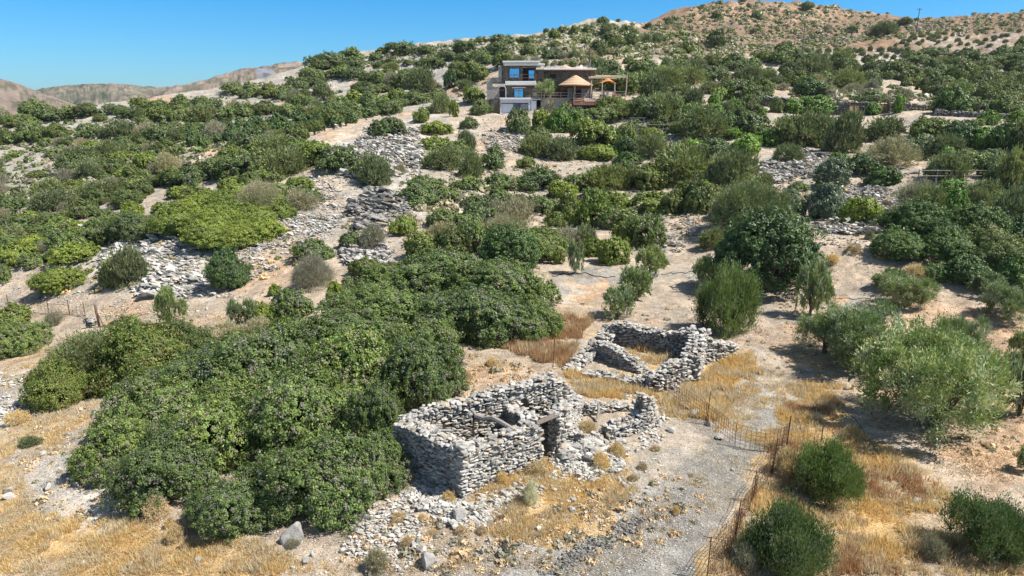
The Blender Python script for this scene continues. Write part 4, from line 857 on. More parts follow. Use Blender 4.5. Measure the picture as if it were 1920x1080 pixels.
for t in [(1075,942,16,10,'flat white stone in the golden grass, upper right of the thistle'),(1074,962,18,12,'pale block below the flat white stone in the golden grass'),(1100,925,10,16,'upright white stone in the golden grass'),(1010,997,16,10,'white stone on the bare strip below the golden grass'),
 (1046,1023,13,13,'small white stone on the grey earth bank'),(1170,915,14,16,'white block at the right edge of the rubble'),(1162,905,12,14,'grey block left of the white block by the rubble'),(1230,783,20,14,'pale stone right of the ruin pillar, upper one'),
 (1237,800,18,16,'pale block right of the ruin pillar, lower one'),(1245,775,18,14,'rounded pale stone right of the ruin, farthest'),(1262,812,24,12,'flat white slab right of the near ruin'),(1305,782,26,16,'long brown flat rock by the fence post'),(1330,800,18,12,'tapered brown rock end by the fence post'),
 (905,935,14,9,'white stone below the ruin corner'),(890,960,14,12,'grey stone in the small pile beside the big boulder'),(903,972,12,12,'brown tinted stone in the small pile beside the big boulder'),(917,980,20,10,'flat cream stone right of the big boulder'),(918,1018,11,14,'white split stone below the cream stone'),
 (903,1040,9,16,'tall white stone on the grey earth'),(893,1045,10,14,'grey white stone left of the tall white stone'),(783,1022,18,20,'pale boulder chip above the cracked boulder'),(790,1040,24,18,'grey slab above the cracked boulder'),(775,1030,16,20,'upright grey slab left of the cracked boulder'),
 (750,1022,14,10,'round stone left of the grey slabs'),(700,905,22,16,'white stone at the foot of the thicket'),(665,945,24,14,'flat pale stone at the foot of the thicket'),(245,1062,10,10,'small white stone in the bottom left grass'),(228,1072,14,5,'thin white sliver of stone at the bottom left'),
 (153,1058,12,6,'grey flat stone in the bottom left grass'),(12,925,28,13,'long white rock at the left edge, upper one'),(12,938,26,14,'pale rock at the left edge, lower one'),(120,895,20,10,'white stone on the pale bank left of the thicket'),(140,912,14,16,'tilted grey stone on the pale bank'),
 (88,920,20,16,'pale block in the middle of the stony bank'),(160,880,14,12,'pale stone near the left tip of the thicket'),(168,887,14,9,'second pale stone near the left tip of the thicket'),(152,924,12,10,'rounded pale stone on the stony bank'),(77,855,20,9,'flat pale stone at the top of the stony bank'),
 (100,772,8,7,'white stone beside the dark junipers'),(42,760,12,8,'white stone on the left bank above the gully'),(370,1056,18,12,'pale stone at the bottom below the thicket'),(572,1060,20,16,'white rock at the bottom centre left'),(548,1068,12,8,'small flat white stone at the bottom'),
 (585,1045,14,10,'grey stone beside the white rock at the bottom'),(1611,435,8,11,'white upright stone on the rocky path'),(1275,1000,10,6,'small white stone on the track'),(1722,945,18,14,'white stone in the pink grass, middle right'),(1813,965,14,14,'white stone resting on the corner olive bush'),
 (1704,895,12,6,'small white stone under the big olive'),(1586,785,7,5,'small white stone by the olive shade'),(1500,794,8,8,'little white stone by the fence line'),(1374,884,10,7,'white pebble on the gravel track'),(1100,735,0,0,'')][:-1]:
    boulder(*t)
p = hit(1349, 822)[0]; o = link('flat_stone', _bp[2]); o.location = (p[0], p[1], p[2]+.1); o.scale = (.55, .4, .16); o.rotation_euler = (.1, .1, .6); tag(o, 'dark flat slab holding down the foot of the wire mesh on the track', 'stone')
# a few hundred loose stones of middling size
rgs = np.random.default_rng(99); sp = [([(740,900),(870,950),(1180,880),(1250,830),(1220,960),(1000,1060),(700,1060),(680,960)], 110), ([(0,760),(180,740),(220,880),(300,980),(60,980)], 50), ([(400,560),(560,480),(560,600),(300,600)], 25), ([(860,670),(1050,690),(1000,730),(880,730)], 15)]
LOOSE = []
for poly, n in sp:
    for q in sample_px(poly, n, rgs): 
        w_ = rgs.uniform(5, 10)
        o = boulder(q[0], q[1], w_, w_*.6, 'loose pale stone lying among smaller rubble on the dry foreground'); LOOSE.append((o, q[0], q[1]))
# ================================================================ DRY GRASS AND CUSHIONS
def grass(polys, n, hgt, lab, seed, cols, blades=7, wid=.014, spread=.09, name='dry_grass', excl=None):
    rg = np.random.default_rng(seed); pts = []
    for poly, share in polys:
        q = sample_px(poly, int(n*share), rg); pts.append(hit(q[:, 0], q[:, 1], n=220))
    p = np.concatenate(pts); p = p[~np.isnan(p[:, 0])]
    dens = fbm(p[:, 0], p[:, 1], 1.6, 4, .6); p = p[dens > -.25 + .35*rg.random(len(p))-.2]; n = len(p)
    k = np.repeat(np.arange(n), blades); m = len(k)
    hh = hgt*rg.uniform(.45, 1.15, n)[k]*rg.uniform(.6, 1.1, m)*(1+.5*np.clip(fbm(p[:, 0], p[:, 1], 1.3, 4), -.8, 1.4))[k]
    a = rg.uniform(0, 2*np.pi, m); r = spread*np.sqrt(rg.random(m)); b = p[k] + np.c_[np.cos(a)*r, np.sin(a)*r, np.full(m, -.03)]
    lean = np.abs(rg.normal(.4, .28, m)); la = a + rg.normal(size=m)*.6
    tip = b + np.c_[np.cos(la)*hh*lean, np.sin(la)*hh*lean, hh*np.sqrt(np.clip(1-lean**2, .2, 1))]
    s = np.c_[-np.sin(la+rg.normal(size=m)), np.cos(la+rg.normal(size=m)), np.zeros(m)]*wid*rg.uniform(.6, 1.5, (m, 1))
    V = np.stack([b-s, b+s, tip], 1).reshape(-1, 3); F = np.arange(3*m).reshape(m, 3)
    c = np.array(cols); t = np.clip(((fbm(p[:, 0]+40, p[:, 1], 1.8, 4, .7)*.9+.5)*len(c)+rg.normal(size=n)*1.1).astype(int), 0, len(c)-1); col = c[t][k]*rg.uniform(.75, 1.25, (m, 1))
    o = link(name, mesh_arr(name, V, F, np.repeat(np.clip(col, 0, .75), 3, 0)), GRM); tag(o, lab, 'grass', kind='stuff'); return o
def _gm():
    m, n, b = mat_new('straw'); b.inputs['Roughness'].default_value = .7; b.inputs['Specular IOR Level'].default_value = .2
    at_ = n.nodes.new('ShaderNodeAttribute'); at_.attribute_name = 'tint'; n.links.new(at_.outputs['Color'], b.inputs['Base Color'])
    tr = n.nodes.new('ShaderNodeBsdfTranslucent'); n.links.new(at_.outputs['Color'], tr.inputs['Color']); mx = n.nodes.new('ShaderNodeMixShader'); mx.inputs[0].default_value = .45
    n.links.new(b.outputs[0], mx.inputs[1]); n.links.new(tr.outputs[0], mx.inputs[2]); n.links.new(mx.outputs[0], n.nodes['Material Output'].inputs['Surface']); return m
GRM = _gm()
GOLD = [(.68,.48,.21),(.74,.56,.28),(.60,.41,.18),(.76,.63,.38),(.54,.38,.19),(.66,.55,.36),(.60,.50,.33)]
STRAW = [(.56,.44,.27),(.48,.36,.22),(.60,.48,.32),(.42,.30,.18)]
RUST = [(.42,.25,.12),(.36,.21,.11),(.48,.31,.15)]
grass([([(1060,700),(1160,700),(1230,740),(1200,748),(1080,740)], .3),([(1150,650),(1275,650),(1265,680),(1200,690),(1160,665)], .15),([(1230,745),(1300,705),(1400,660),(1430,700),(1345,790),(1240,780)], .55)], 9000, .38, 'tall golden grass between the ruins', 1, GOLD, wid=.016)
grass([([(885,905),(960,872),(1080,855),(1180,880),(1200,920),(1120,975),(1050,1035),(920,1000),(880,960)], 1)], 6500, .2, 'golden grass in front of the near ruin', 2, GOLD, wid=.012)
grass([([(1430,810),(1600,800),(1720,880),(1830,960),(1920,1078),(1340,1078),(1400,940),(1460,850)], .75),([(1480,720),(1580,720),(1560,800),(1440,860),(1450,790)], .25)], 15000, .3, 'golden grass beyond the wire fence', 3, GOLD+STRAW[:2]+RUST[:1], wid=.013)
grass([([(0,905),(40,890),(80,970),(220,970),(430,1000),(600,1060),(640,1078),(0,1078)], .8),([(0,850),(70,770),(180,745),(190,760),(80,860),(0,900)], .2)], 11000, .2, 'golden grass in the bottom left corner', 4, GOLD, wid=.011)
grass([([(905,640),(1060,590),(1110,600),(1060,690),(940,655)], 1)], 3500, .45, 'tall straw grass at the end of the thicket', 5, STRAW+RUST, wid=.018)
grass([([(1050,550),(1300,590),(1420,610),(1920,580),(1920,880),(1850,930),(1600,780),(1560,700),(1380,640),(1080,600)], 1)], 9000, .1, 'short dry stubble under the olives', 6, STRAW, wid=.02, spread=.2)
grass([([(640,1000),(880,960),(1120,1000),(1330,880),(1300,1000),(1150,1078),(640,1078)], .7),([(860,660),(1050,690),(1060,700),(900,740)], .3)], 3500, .14, 'thin dry grass on the stony ground', 7, STRAW+RUST+GOLD[:2], wid=.01)
grass([([(60,560),(430,590),(430,620),(200,610),(60,575)], .5),([(0,690),(100,645),(130,655),(0,740)], .5)], 3000, .15, 'dry grass along the left track', 8, STRAW+GOLD[:2], wid=.02)
grass([([(1350,700),(1500,695),(1500,790),(1430,840),(1340,800)], 1)], 2600, .2, 'golden grass over the old track beyond the wire', 10, GOLD+STRAW[:2], wid=.012)
grass([([(1300,840),(1400,800),(1440,760),(1480,740),(1400,900),(1330,1000),(1290,960)], 1)], 900, .12, 'tufts of grass on the track', 9, GOLD, wid=.012)
CUSH = [(1002,893,50,28,'golden brown cushion plant below the doorway of the near ruin'),(942,910,30,24,'reddish brown cushion plant below the front wall of the near ruin'),(767,907,30,26,'pinkish brown cushion plant between the thicket and the ruin, upper one'),(757,925,34,20,'pinkish brown cushion plant between the thicket and the ruin, lower one'),
 (840,947,30,24,'tan dry plant on the big stones at the ruin corner'),(1157,863,34,30,'rusty dry plant at the broken front wall, upper one'),(1127,887,36,34,'rusty dry plant at the broken front wall, lower one'),(1187,905,22,16,'brown cushion plant right of the rubble'),(1203,883,20,16,'brown cushion plant beside the pebble patch'),
 (1227,847,20,12,'small brown cushion plant on the right verge'),(747,983,30,22,'brown cushion plant on the stony ground below the thicket'),(793,980,18,16,'round dark brown cushion plant below the thicket'),(763,1030,26,22,'dark brown cushion plant beside the grey slabs'),(812,1005,20,13,'low brown cushion plant left of the big smooth boulder'),
 (863,1005,30,16,'low brown cushion plant under the big smooth boulder'),(903,1005,22,18,'brown cushion plant on the bare strip'),(960,1012,20,12,'rusty cushion plant under the golden grass'),(1098,814,42,20,'rusty dry bush growing inside the right hand ruined room'),(293,978,54,40,'large brown dead cushion at the foot of the thicket'),(331,1020,30,32,'purplish dry cushion on the slope, left of the thicket tip'),
 (378,985,18,28,'thin brown dry plant in a gap of the thicket'),(1600,760,0,0,'')][:-1]
for t in CUSH: plant(t[0], t[1], t[2], t[3], 'B', t[4], lod='mid')
for t in [(710,1075,44,44,'dark spiky round dry shrub at the bottom edge'),(998,950,32,40,'whitish dead thistle clump in the golden grass'),(995,930,20,20,'purple grey dry plant behind the whitish thistle'),(320,992,22,20,'grey dry plant below the thicket'),(550,1028,26,20,'dark dry plant under the craggy boulder'),
 (925,690,30,18,'greyish cushion on the bank behind the near ruin, upper right'),(873,713,26,18,'greyish cushion on the bank behind the near ruin, lower left'),(1480,900,46,50,'dry greyish brush beside the young olive by the fence'),(1395,1075,60,50,'dark dry brush left of the bottom olive bush'),(148,745,12,22,'dried white flowered thistle beside the dark junipers'),
 (30,800,50,26,'flattened grey dead branches at the left edge'),(1740,1050,60,50,'dark dry brush left of the corner olive bush'),(1600,480,30,22,'dry tuft on the rocky path'),(1560,500,30,22,'dry tuft below the rocky path')]: plant(t[0], t[1], t[2], t[3], 'W' if 'whit' in t[4][:16] or 'dried white' in t[4] else 'D' if 'dark' in t[4] else 'B', t[4], lod='mid')
plant(57, 838, 40, 16, 'G', 'tiny green plant on the pale bank at the left', lod='mid')
plant(1268, 968, 15, 18, 'B', 'lone tuft of dry grass on the gravel track', lod='lo')
# ---- phrygana: small dry cushions peppering the brown hill and the upper slopes (past counting)
def specks(polys, n, size, kinds, lab, seed, name='scrub'):
    rg = np.random.default_rng(seed); Vs, Fs, Cs = [], [], []; off = 0
    for poly, share in polys:
        q = sample_px(poly, int(n*share), rg); p = hit(q[:, 0], q[:, 1], n=260); p = p[~np.isnan(p[:, 0])]
        for kd in kinds:
            sub = p[rg.random(len(p)) < 1.0/len(kinds)]
            for j in range(len(sub)):
                pass
            m = len(sub); nl = 34; k = np.repeat(np.arange(m), nl)
            s = size*rg.lognormal(-.1, .4, m)
            d = unit(rg.normal(size=(m*nl, 3))); d[:, 2] = np.abs(d[:, 2])
            P = sub[k] + d*s[k][:, None]*np.array([.5, .5, .38])*rg.uniform(.6, 1, (m*nl, 1))
            V, F = leaf_quads(P, unit(d+rg.normal(size=d.shape)*.5), s[k][:, None]*.42, s[k][:, None]*.2, rg)
            a, b, odd, sh = PAL[kd]; t = rg.random(m)[k][:, None]
            Vs.append(V); Fs.append(F+off); off += len(V); Cs.append(np.repeat((np.array(a)*(1-t)+np.array(b)*t)*rg.uniform(.7, 1.2, (m*nl, 1)), 4, 0))
    o = link(name, mesh_arr(name, np.concatenate(Vs), np.concatenate(Fs), np.concatenate(Cs)), LM); tag(o, lab, 'scrub', kind='stuff')
specks([([(1190,60),(1340,5),(1500,5),(1700,35),(1920,18),(1920,60),(1700,70),(1500,100),(1250,120)], .75),([(940,80),(1120,42),(1190,50),(1230,110),(1000,110)], .25)], 4200, 1.5, 'DGDJ', 'small dry scrub on the brown hill', 31)
specks([([(600,118),(800,84),(960,70),(960,100),(700,130)], .3),([(0,260),(330,190),(620,130),(640,200),(300,330),(0,420)], .5),([(1460,130),(1640,150),(1760,190),(1500,200)], .2)], 3200, 1.1, 'DMDJ', 'low scrub on the grey slopes', 32)
specks([([(880,150),(930,130),(930,170),(840,215),(800,205)], .2),([(1000,100),(1240,95),(1100,125)], .3),([(640,430),(860,330),(1000,300),(900,400)], .5)], 500, .9, 'DD', 'low dry scrub near the house', 33)
specks([([(1040,560),(1500,560),(1920,620),(1920,900),(1600,780),(1400,660)], .35),([(640,1000),(1300,880),(1340,960),(1150,1078),(640,1078)], .3),([(0,760),(200,740),(250,980),(60,980)], .15),([(860,660),(1040,690),(1000,730),(870,740)], .1),([(200,570),(560,480),(600,560),(400,620)], .1)], 1500, .2, 'DBB', 'tiny dry weeds on the bare ground', 34)
specks([([(640,330),(1100,300),(1700,330),(1900,430),(1300,450),(640,470)], .6),([(100,440),(600,400),(560,520),(60,560)], .4)], 1300, .5, 'DBJD', 'low dry weeds between the shrubs', 35)
# left over shrubs that merge into one thicket
if STUFF_FILL:
    Vs, Fs, Cs = [], [], []; off = 0
    for (px, by, w_, h_, kd) in STUFF_FILL:
        p = hit(px, by)[0]
        if np.isnan(p[0]): continue
        me = crown(kd, 'lo', random.randrange(4)); nv = len(me.vertices); co = np.empty(nv*3, np.float32); me.vertices.foreach_get('co', co); cc = np.empty(nv*4, np.float32); me.color_attributes['tint'].data.foreach_get('color', cc)
        r_ = w_*.5*(p[1]*CP-p[2]*SP)/FPX; V = co.reshape(-1, 3)*np.array([r_, r_, r_*1.1]) + p
        Vs.append(V); Fs.append(np.arange(nv).reshape(-1, 4)+off); off += nv; Cs.append(cc.reshape(-1, 4)[:, :3])
    if Vs: tag(link('thicket', mesh_arr('thicket', np.concatenate(Vs), np.concatenate(Fs), np.concatenate(Cs)), LM), 'merged far shrubs', 'thicket', kind='stuff')
# ---- orchards
def rowplants(L, kind, lab, group, w_, h_):
    for t in L: plant(t[0], t[1], (t[2] if len(t) > 2 else w_)*random.uniform(.85, 1.15), (t[3] if len(t) > 3 else h_)*random.uniform(.9, 1.1), kind, lab, group=group, lod='lo')
CIT = [(360,275,28,24),(378,281,26,24),(355,262,26,22),(385,262,26,22),(410,258,28,24),(412,273,24,18),(434,270,30,26),(440,256,28,22),(468,270,28,26),(470,252,28,22),(498,266,26,22),(500,250,26,22),(525,252,26,22),(530,240,26,20),(548,250,24,20),(560,240,24,20),(580,238,26,20),(600,236,24,20),(612,228,24,20),(625,240,24,20),(635,226,24,20),(655,222,22,18),(520,232,24,18),(560,226,24,18),(590,220,24,18),(480,238,26,20),(450,242,26,20),(425,246,24,20),(660,232,24,18),(690,222,24,18),(715,215,22,18),(395,248,24,20)]
for i, t in enumerate(CIT): plant(t[0], t[1], t[2]*1.15, t[3]*1.1, 'T', 'ORD dark green orchard tree|on the orange earth', group='orchard trees on the orange terrace', lod='lo')
for i, t in enumerate([(539,269),(548,267),(566,262),(578,258),(598,250),(609,246),(626,244),(535,262),(590,254),(638,240),(648,237)]):
    plant(t[0], t[1], 4.6, 15, 'P', 'ORD slim cypress sapling|in the row beside the orchard', group='row of cypress saplings beside the orchard', lod='lo')
rg_o = random.Random(5)
for px, by in [(1513,100),(1535,101),(1551,99),(1569,98),(1521,110),(1553,108),(1568,112),(1578,117),(1590,97),(1600,100),(1613,100),(1600,110),(1617,105),(1632,97),(1650,98),(1640,112),(1653,105),(1668,97),(1678,99),(1690,100),(1676,112),(1700,98),(1695,106),(1660,110),(1625,113),(1588,106)]:
    plant(px, by, rg_o.uniform(10, 15), 9, 'O' if 0 else 'G', 'ORD small olive sapling|in the pale lower plot', group='olive saplings in the pale lower plot', lod='lo')
for r0 in [(1680,88,1740,66,6),(1692,80,1725,66,3),(1721,85,1760,66,5),(1748,80,1770,66,3),(1760,82,1800,62,4),(1795,80,1850,60,4),(1815,86,1880,70,5),(1840,85,1910,62,4),(1855,88,1915,74,3),(1700,88,1712,70,2),(1780,90,1800,85,2)]:
    for k in range(r0[4]):
        f = k/max(1, r0[4]-1); plant(r0[0]+(r0[2]-r0[0])*f, r0[1]+(r0[3]-r0[1])*f, rg_o.uniform(8, 12), 7, 'G', 'ORD small olive sapling|in the pale upper plot', group='olive saplings in the pale upper plot', lod='lo')
# ================================================================ THE HOUSE AND ITS TERRACES
def stonework(name, a, b, scale=4.0):
    m, n, bs = mat_new(name); tc = n.nodes.new('ShaderNodeTexCoord'); mp = n.nodes.new('ShaderNodeMapping'); mp.inputs['Scale'].default_value = (1, 1, 1.5); n.links.new(tc.outputs['Object'], mp.inputs[0])
    v = n.nodes.new('ShaderNodeTexVoronoi'); v.inputs['Scale'].default_value = scale; n.links.new(mp.outputs[0], v.inputs['Vector'])
    e = n.nodes.new('ShaderNodeTexVoronoi'); e.feature = 'DISTANCE_TO_EDGE'; e.inputs['Scale'].default_value = scale; n.links.new(mp.outputs[0], e.inputs['Vector'])
    c = mixc(n, a, b, ramp(n, v.outputs['Color'], [(.2, 0), (.8, 1)])); c = mixc(n, tuple(x*.5 for x in a), c, ramp(n, e.outputs[0], [(0, 0), (.08, 1)]))
    n.links.new(c, bs.inputs['Base Color']); bump(n, bs, e.outputs[0], .05, .8); return m
STN = stonework('house_stone', (.085,.075,.06), (.22,.195,.155)); STP = stonework('pale_stone', (.36,.33,.28), (.55,.52,.46), 3.0)
WHT = simple('white_render', (.80,.79,.76), .8, .06, 2); PBL = simple('pale_blue_render', (.60,.63,.68), .7, .08, 1.5); BRN = simple('brown_timber', (.22,.115,.07), .7, .25, 8); TAN = simple('tan_timber', (.42,.33,.24), .75, .2, 8)
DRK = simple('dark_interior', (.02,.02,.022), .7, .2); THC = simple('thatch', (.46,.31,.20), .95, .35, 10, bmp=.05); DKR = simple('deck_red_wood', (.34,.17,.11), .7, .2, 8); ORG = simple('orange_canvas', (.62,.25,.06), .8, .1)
CREAM = simple('cream_fabric', (.62,.50,.42), .85, .12, 5); LOGM = simple('pale_poles', (.50,.42,.32), .85, .25, 12)
GLS, _gn, _b = mat_new('sky_tinted_glass'); _b.inputs['Base Color'].default_value = (.16,.50,.85,1); _b.inputs['Metallic'].default_value = .85; _b.inputs['Roughness'].default_value = .06  # blue of the reflected sky is put into the metallic base colour
Y0 = 138.0; S_ = Y0/(CP+.28*SP)/FPX/4.5
_o = at(880+600/4.5, 90+420/4.5, Y0)
house = empty('stone_house', tuple(_o), 'two storey modern stone house with white flat roofs and blue reflecting windows, on the hillside', 'house')
gazebo = empty('thatched_gazebo', tuple(_o), 'round gazebo with a conical thatched roof, on the terrace right of the house', 'gazebo')
pergola = empty('pole_pergola', tuple(_o), 'open pergola of pale poles over the right hand deck', 'pergola')
canopy = None
zx = lambda v: (v-600)*S_; zz = lambda v: (420-v)*S_
def zb(mb, x0, x1, t, b, y0, y1): return mb.box(zx(x0), zx(x1), y0, y1, zz(b), zz(t))
def part(name, mat, parent, boxes, bevel=0.0):
    mb = MB()
    for q in boxes: zb(mb, *q)
    return mb.build(name, mat, parent, bevel)
part('wall', STN, house, [(282,340,163,300,.0,7),(422,450,163,300,0,7),(545,562,163,300,0,7),(340,422,163,185,0,.5),(340,422,255,300,0,.5),(450,545,163,176,0,.5),(562,625,190,300,1.0,7),(450,545,175,300,2.4,2.6)])
part('wall', STN, house, [(300,380,318,420,.05,7),(455,640,318,420,.05,7),(380,455,318,348,.05,.5),(380,455,415,420,.05,.5)])
part('roof', WHT, house, [(282,588,127,138,-1.3,7.6)], .03); part('roof', WHT, house, [(290,632,147,162,-1.1,7.4)], .03)
part('roof_band', PBL, house, [(290,585,138,146,-1.05,7.3)])
part('wall', STN, house, [(625,1045,200,440,1.5,8)]); part('roof', WHT, house, [(624,1066,181,194,.6,9)], .03)
part('eaves', BRN, house, [(628,1058,195.5,202,.8,1.45)] + [(640+k*34,646+k*34,203,210,.8,1.45) for k in range(12)])
part('chimney', WHT, house, [(940,962,152,180,3,3.6),(946,956,147,152,3.1,3.5)])
for x0, x1, a, b in [(930,945,238,262),(978,992,238,252),(762,776,240,252)]: part('window', DRK, house, [(x0,x1,a,b,1.42,1.49)])
w1 = part('window', BRN, house, [(676,740,222,226,1.4,1.48),(676,680,226,260,1.4,1.48),(736,740,226,260,1.4,1.48)]); part('pane', DRK, w1, [(680,736,226,260,1.45,1.485)])
w1 = part('window', DRK, house, [(336,424,183,186.5,-.05,-.005),(336,340,187,256,-.05,-.005),(420,424,187,256,-.05,-.005),(379.5,381.5,187,256,-.05,-.005)]); part('pane', GLS, w1, [(340.5,379,187,256,.04,.08),(382,419.5,187,256,.04,.08)])
w1 = part('window', DRK, house, [(452,498,177,298,.9,1.0),(496,499.5,177,298,-.05,.0)]); part('pane', GLS, w1, [(500,544,200,266,.1,.14)])
part('window_surround', DRK, house, [(500,544,178,198,.1,.14),(500,544,267,298,.1,.14)])
w1 = part('window', DRK, house, [(376,381,345,418,-.1,.045),(454,459,345,418,-.1,.045),(415.5,419.5,349,418,-.1,.045),(376,459,345,348.5,-.1,.045)]); part('pane', GLS, w1, [(381.5,415,349,415,-.02,.02),(420,453.5,349,415,-.02,.02)])
part('window_lintel', PBL, house, [(362,474,334,342,-.15,.045)])
part('balcony', WHT, house, [(303,560,288,315,-1.8,-.02)], .03)
def railing(parent, x0, x1, top, bot, y, posts, rails, mat=BRN, name='railing', r=3.2):
    mb = MB()
    for p in posts: zb(mb, p-r*.5, p+r*.5, top, bot, y-.05, y+.05)
    for q in rails: zb(mb, x0, x1, q-1.6, q+1.6, y-.04, y+.04)
    return mb.build(name, mat, parent)
railing(house, 314, 620, 231, 288, -1.75, [315,378,440,500,560,618], [235,262]); railing(house, 616, 621, 165, 231, -1.6, [618], [])
part('side_wall', STP, house, [(246,279,160,300,.5,6),(176,262,255,300,.4,5)], .08)
mb = MB()  # curved white parapet and arched doorway
prof = [(150,430),(150,290),(158,262),(176,256),(190,268),(192,300),(200,330),(222,335),(250,330),(250,430)]
vs = [(zx(a), -.6, zz(b)) for a, b in prof] + [(zx(a), .3, zz(b)) for a, b in prof]; n_ = len(prof)
mb.add(vs, [tuple(range(n_)), tuple(range(2*n_-1, n_-1, -1))] + [(i, i+n_, (i+1) % n_+n_, (i+1) % n_) for i in range(n_)]); mb.build('parapet', STP, house)
mb = MB()
for k in range(12):
    a0 = math.pi*k/12; a1 = math.pi*(k+1)/12; cx_, cz_ = 277, 352
    q = [(cx_+math.cos(a)*rr_, cz_-math.sin(a)*rr_) for a, rr_ in ((a0, 36), (a1, 36), (a1, 27), (a0, 27))]
    mb.add([(zx(u), -.35, zz(v)) for u, v in q]+[(zx(u), 0, zz(v)) for u, v in q], [(0,1,2,3),(7,6,5,4),(0,4,5,1),(1,5,6,2),(2,6,7,3),(3,7,4,0)])
zb(mb, 304, 313, 352.5, 420, -.35, 0); zb(mb, 241, 250, 352.5, 420, -.35, 0); mb.build('door_surround', WHT, house); part('door', DRK, house, [(250.5,303.5,330,420,-.1,-.02)])
part('terrace', WHT, house, [(258,518,421,434,-3.2,-.02)], .02); part('terrace', STP, house, [(518,700,423,430,-3.0,1.4),(700,860,423,430,-3.0,1.4)])
part('garage_wall', PBL, house, [(262,272,434.5,548,-3.0,-.2),(496,514,434.5,560,-3.0,-.2),(272,496,434.5,462,-3.0,-.2)]); part('garage_door', PBL, house, [(272.5,370,469,545,-2.4,-2.2),(370,495,469,545,-1.5,-1.3)])
part('garage_floor', WHT, house, [(262,514,546,556,-3.2,-.2)])
part('side_room', WHT, house, [(518,562,436,540,-3.0,-.4)], .03); part('side_room_roof', PBL, house, [(515,600,430.5,438,-3.1,-.3)]); part('vent', DRK, house, [(528,560,440.5,446,-3.05,-3.005)])
part('retaining_wall', STN, house, [(190,260,432,580,-2.6,3)]); part('retaining_wall', STP, house, [(600,850,431,520,-2.4,1.2)])
railing(house, 150, 258, 352, 432, -3.1, [160,205,258], [365,395,418], TAN); railing(house, 258, 518, 356, 422, -3.15, [258,520], [360], BRN); railing(house, 518, 604, 356, 428, -3.15, [520,603], [360,378,398,418], TAN); railing(house, 603, 825, 376, 440, -3.1, [603,628,680,760,823], [380,402,423], TAN)
railing(house, 158, 162, 430, 490, -3.1, [160], [], TAN); railing(house, 256, 260, 422, 546, -3.25, [258], [], BRN); railing(house, 602, 606, 428, 480, -3.2, [603], [], BRN)
part('deck', DKR, house, [(860,1080,462,480,-4.6,1.4)]); part('deck', DRK, house, [(866,1078,480.5,500,-4.5,1.3)]); part('deck_post', PBL, house, [(866,882,501,545,-4.4,-4.1)]); part('deck_post', TAN, house, [(868,876,545.5,640,-4.3,-4.15),(1060,1068,500.5,600,-4.2,-4.05)])  # the black deck box paints the shade below the boards
part('deck_undercroft', STN, house, [(890,1190,482,620,-1.5,1.2)]); part('deck', DKR, house, [(1082,1290,430,442,-3.2,3)])
part('deck_step', DKR, house, [(832,858,458,466,-3.8,-1),(832,858,474,482,-4.0,-1),(832,858,444,451,-3.6,-1)])
railing(house, 862, 1084, 418, 480, -4.55, [864,975,1082], [424,442,462], LOGM); railing(house, 866, 1040, 384, 424, -2.6, [868,1012], [388,406], LOGM); railing(house, 1040, 1292, 368, 440, -3.15, [1098,1150,1205,1292], [372,392,412], LOGM)
# gazebo
ax, az_ = 882, 238; mb = MB(); R1 = 3.35; n_ = 28; c0 = Vector((zx(890), -.9, 0))
lay = [(0, 238), (.28, 256), (.3, 260), (.52, 277), (.54, 281), (.78, 299), (.8, 303), (1.0, 317), (1.0, 324)]
for fr, zv in lay:
    for k in range(n_): a = 2*math.pi*k/n_; rj = (R1*fr+.01)*(1+.02*math.sin(k*7)); mb.v.append((c0.x+math.cos(a)*rj, c0.y+math.sin(a)*rj, zz(zv)))
for i in range(len(lay)-1):
    for k in range(n_): q = i*n_; mb.f.append((q+k, q+(k+1) % n_, q+n_+(k+1) % n_, q+n_+k))
mb.f.append(tuple(range((len(lay)-1)*n_, len(lay)*n_))); mb.build('thatched_roof', THC, gazebo)
part('pillar', STP, gazebo, [(872,886,324.5,424,-2.3,-1.95)]); part('ring_beam', BRN, gazebo, [(770,1020,326,333,-2.2,-2.05)])
for k in (770, 1008): part('post', BRN, gazebo, [(k,k+6,324.5,424,-2.2,-2.05)])
part('bar_wall', STP, gazebo, [(828,872,345,424,.2,.5)]); part('bar_wall', STP, gazebo, [(945,1012,345,424,.2,.5)]); part('doorway', DRK, gazebo, [(765,827,360,424,.3,.6),(888,944,360,424,.3,.6)]); part('bar_ceiling', BRN, gazebo, [(765,1012,335,358,.25,.7)])  # doorway slabs are black: shade of the openings put into colour
# pergola
for a, b, c, d, y in [(1100,1100,235,436,-2.9),(1302,1296,240,436,-2.9),(1204,1204,300,436,-2.9),(1012,1010,285,395,-2.9)]: MB().tube([(zx(b), y, zz(d)), (zx((a+b)/2)+.05, y, zz((c+d)/2)), (zx(a), y, zz(c))], .11, 6).build('pole', LOGM, pergola)
for a, b, c, d, y in [(985,258,1290,262,-3),(1010,252,1260,258,-2),(1060,240,1330,247,1),(1000,262,1230,268,-1),(1070,236,1300,243,2)]: MB().tube([(zx(a), y, zz(b)), (zx((a+c)/2), y, zz((b+d)/2)+.04), (zx(c), y, zz(d))], .075, 6).build('crossbeam', LOGM, pergola)
canopy = empty('sun_canopy', tuple(_o), 'orange canvas sun canopy slung under the pole pergola', 'canopy'); mb = MB()
g = [[(zx(1065+180*u), -2.6+3.2*v, zz(298 - 30*max(0, 1-abs(u-.5)*2.4)*max(0, 1-abs(v-.5)*1.6) + 6*math.sin(u*9))) for u in np.linspace(0, 1, 13)] for v in np.linspace(0, 1, 7)]
for r_ in g: mb.v += r_
for j in range(6):
    for i in range(12): mb.f.append((j*13+i, j*13+i+1, j*13+14+i, j*13+13+i))
oc = mb.build('cloth', ORG, canopy); md = oc.modifiers.new('thick', 'SOLIDIFY'); md.thickness = .02
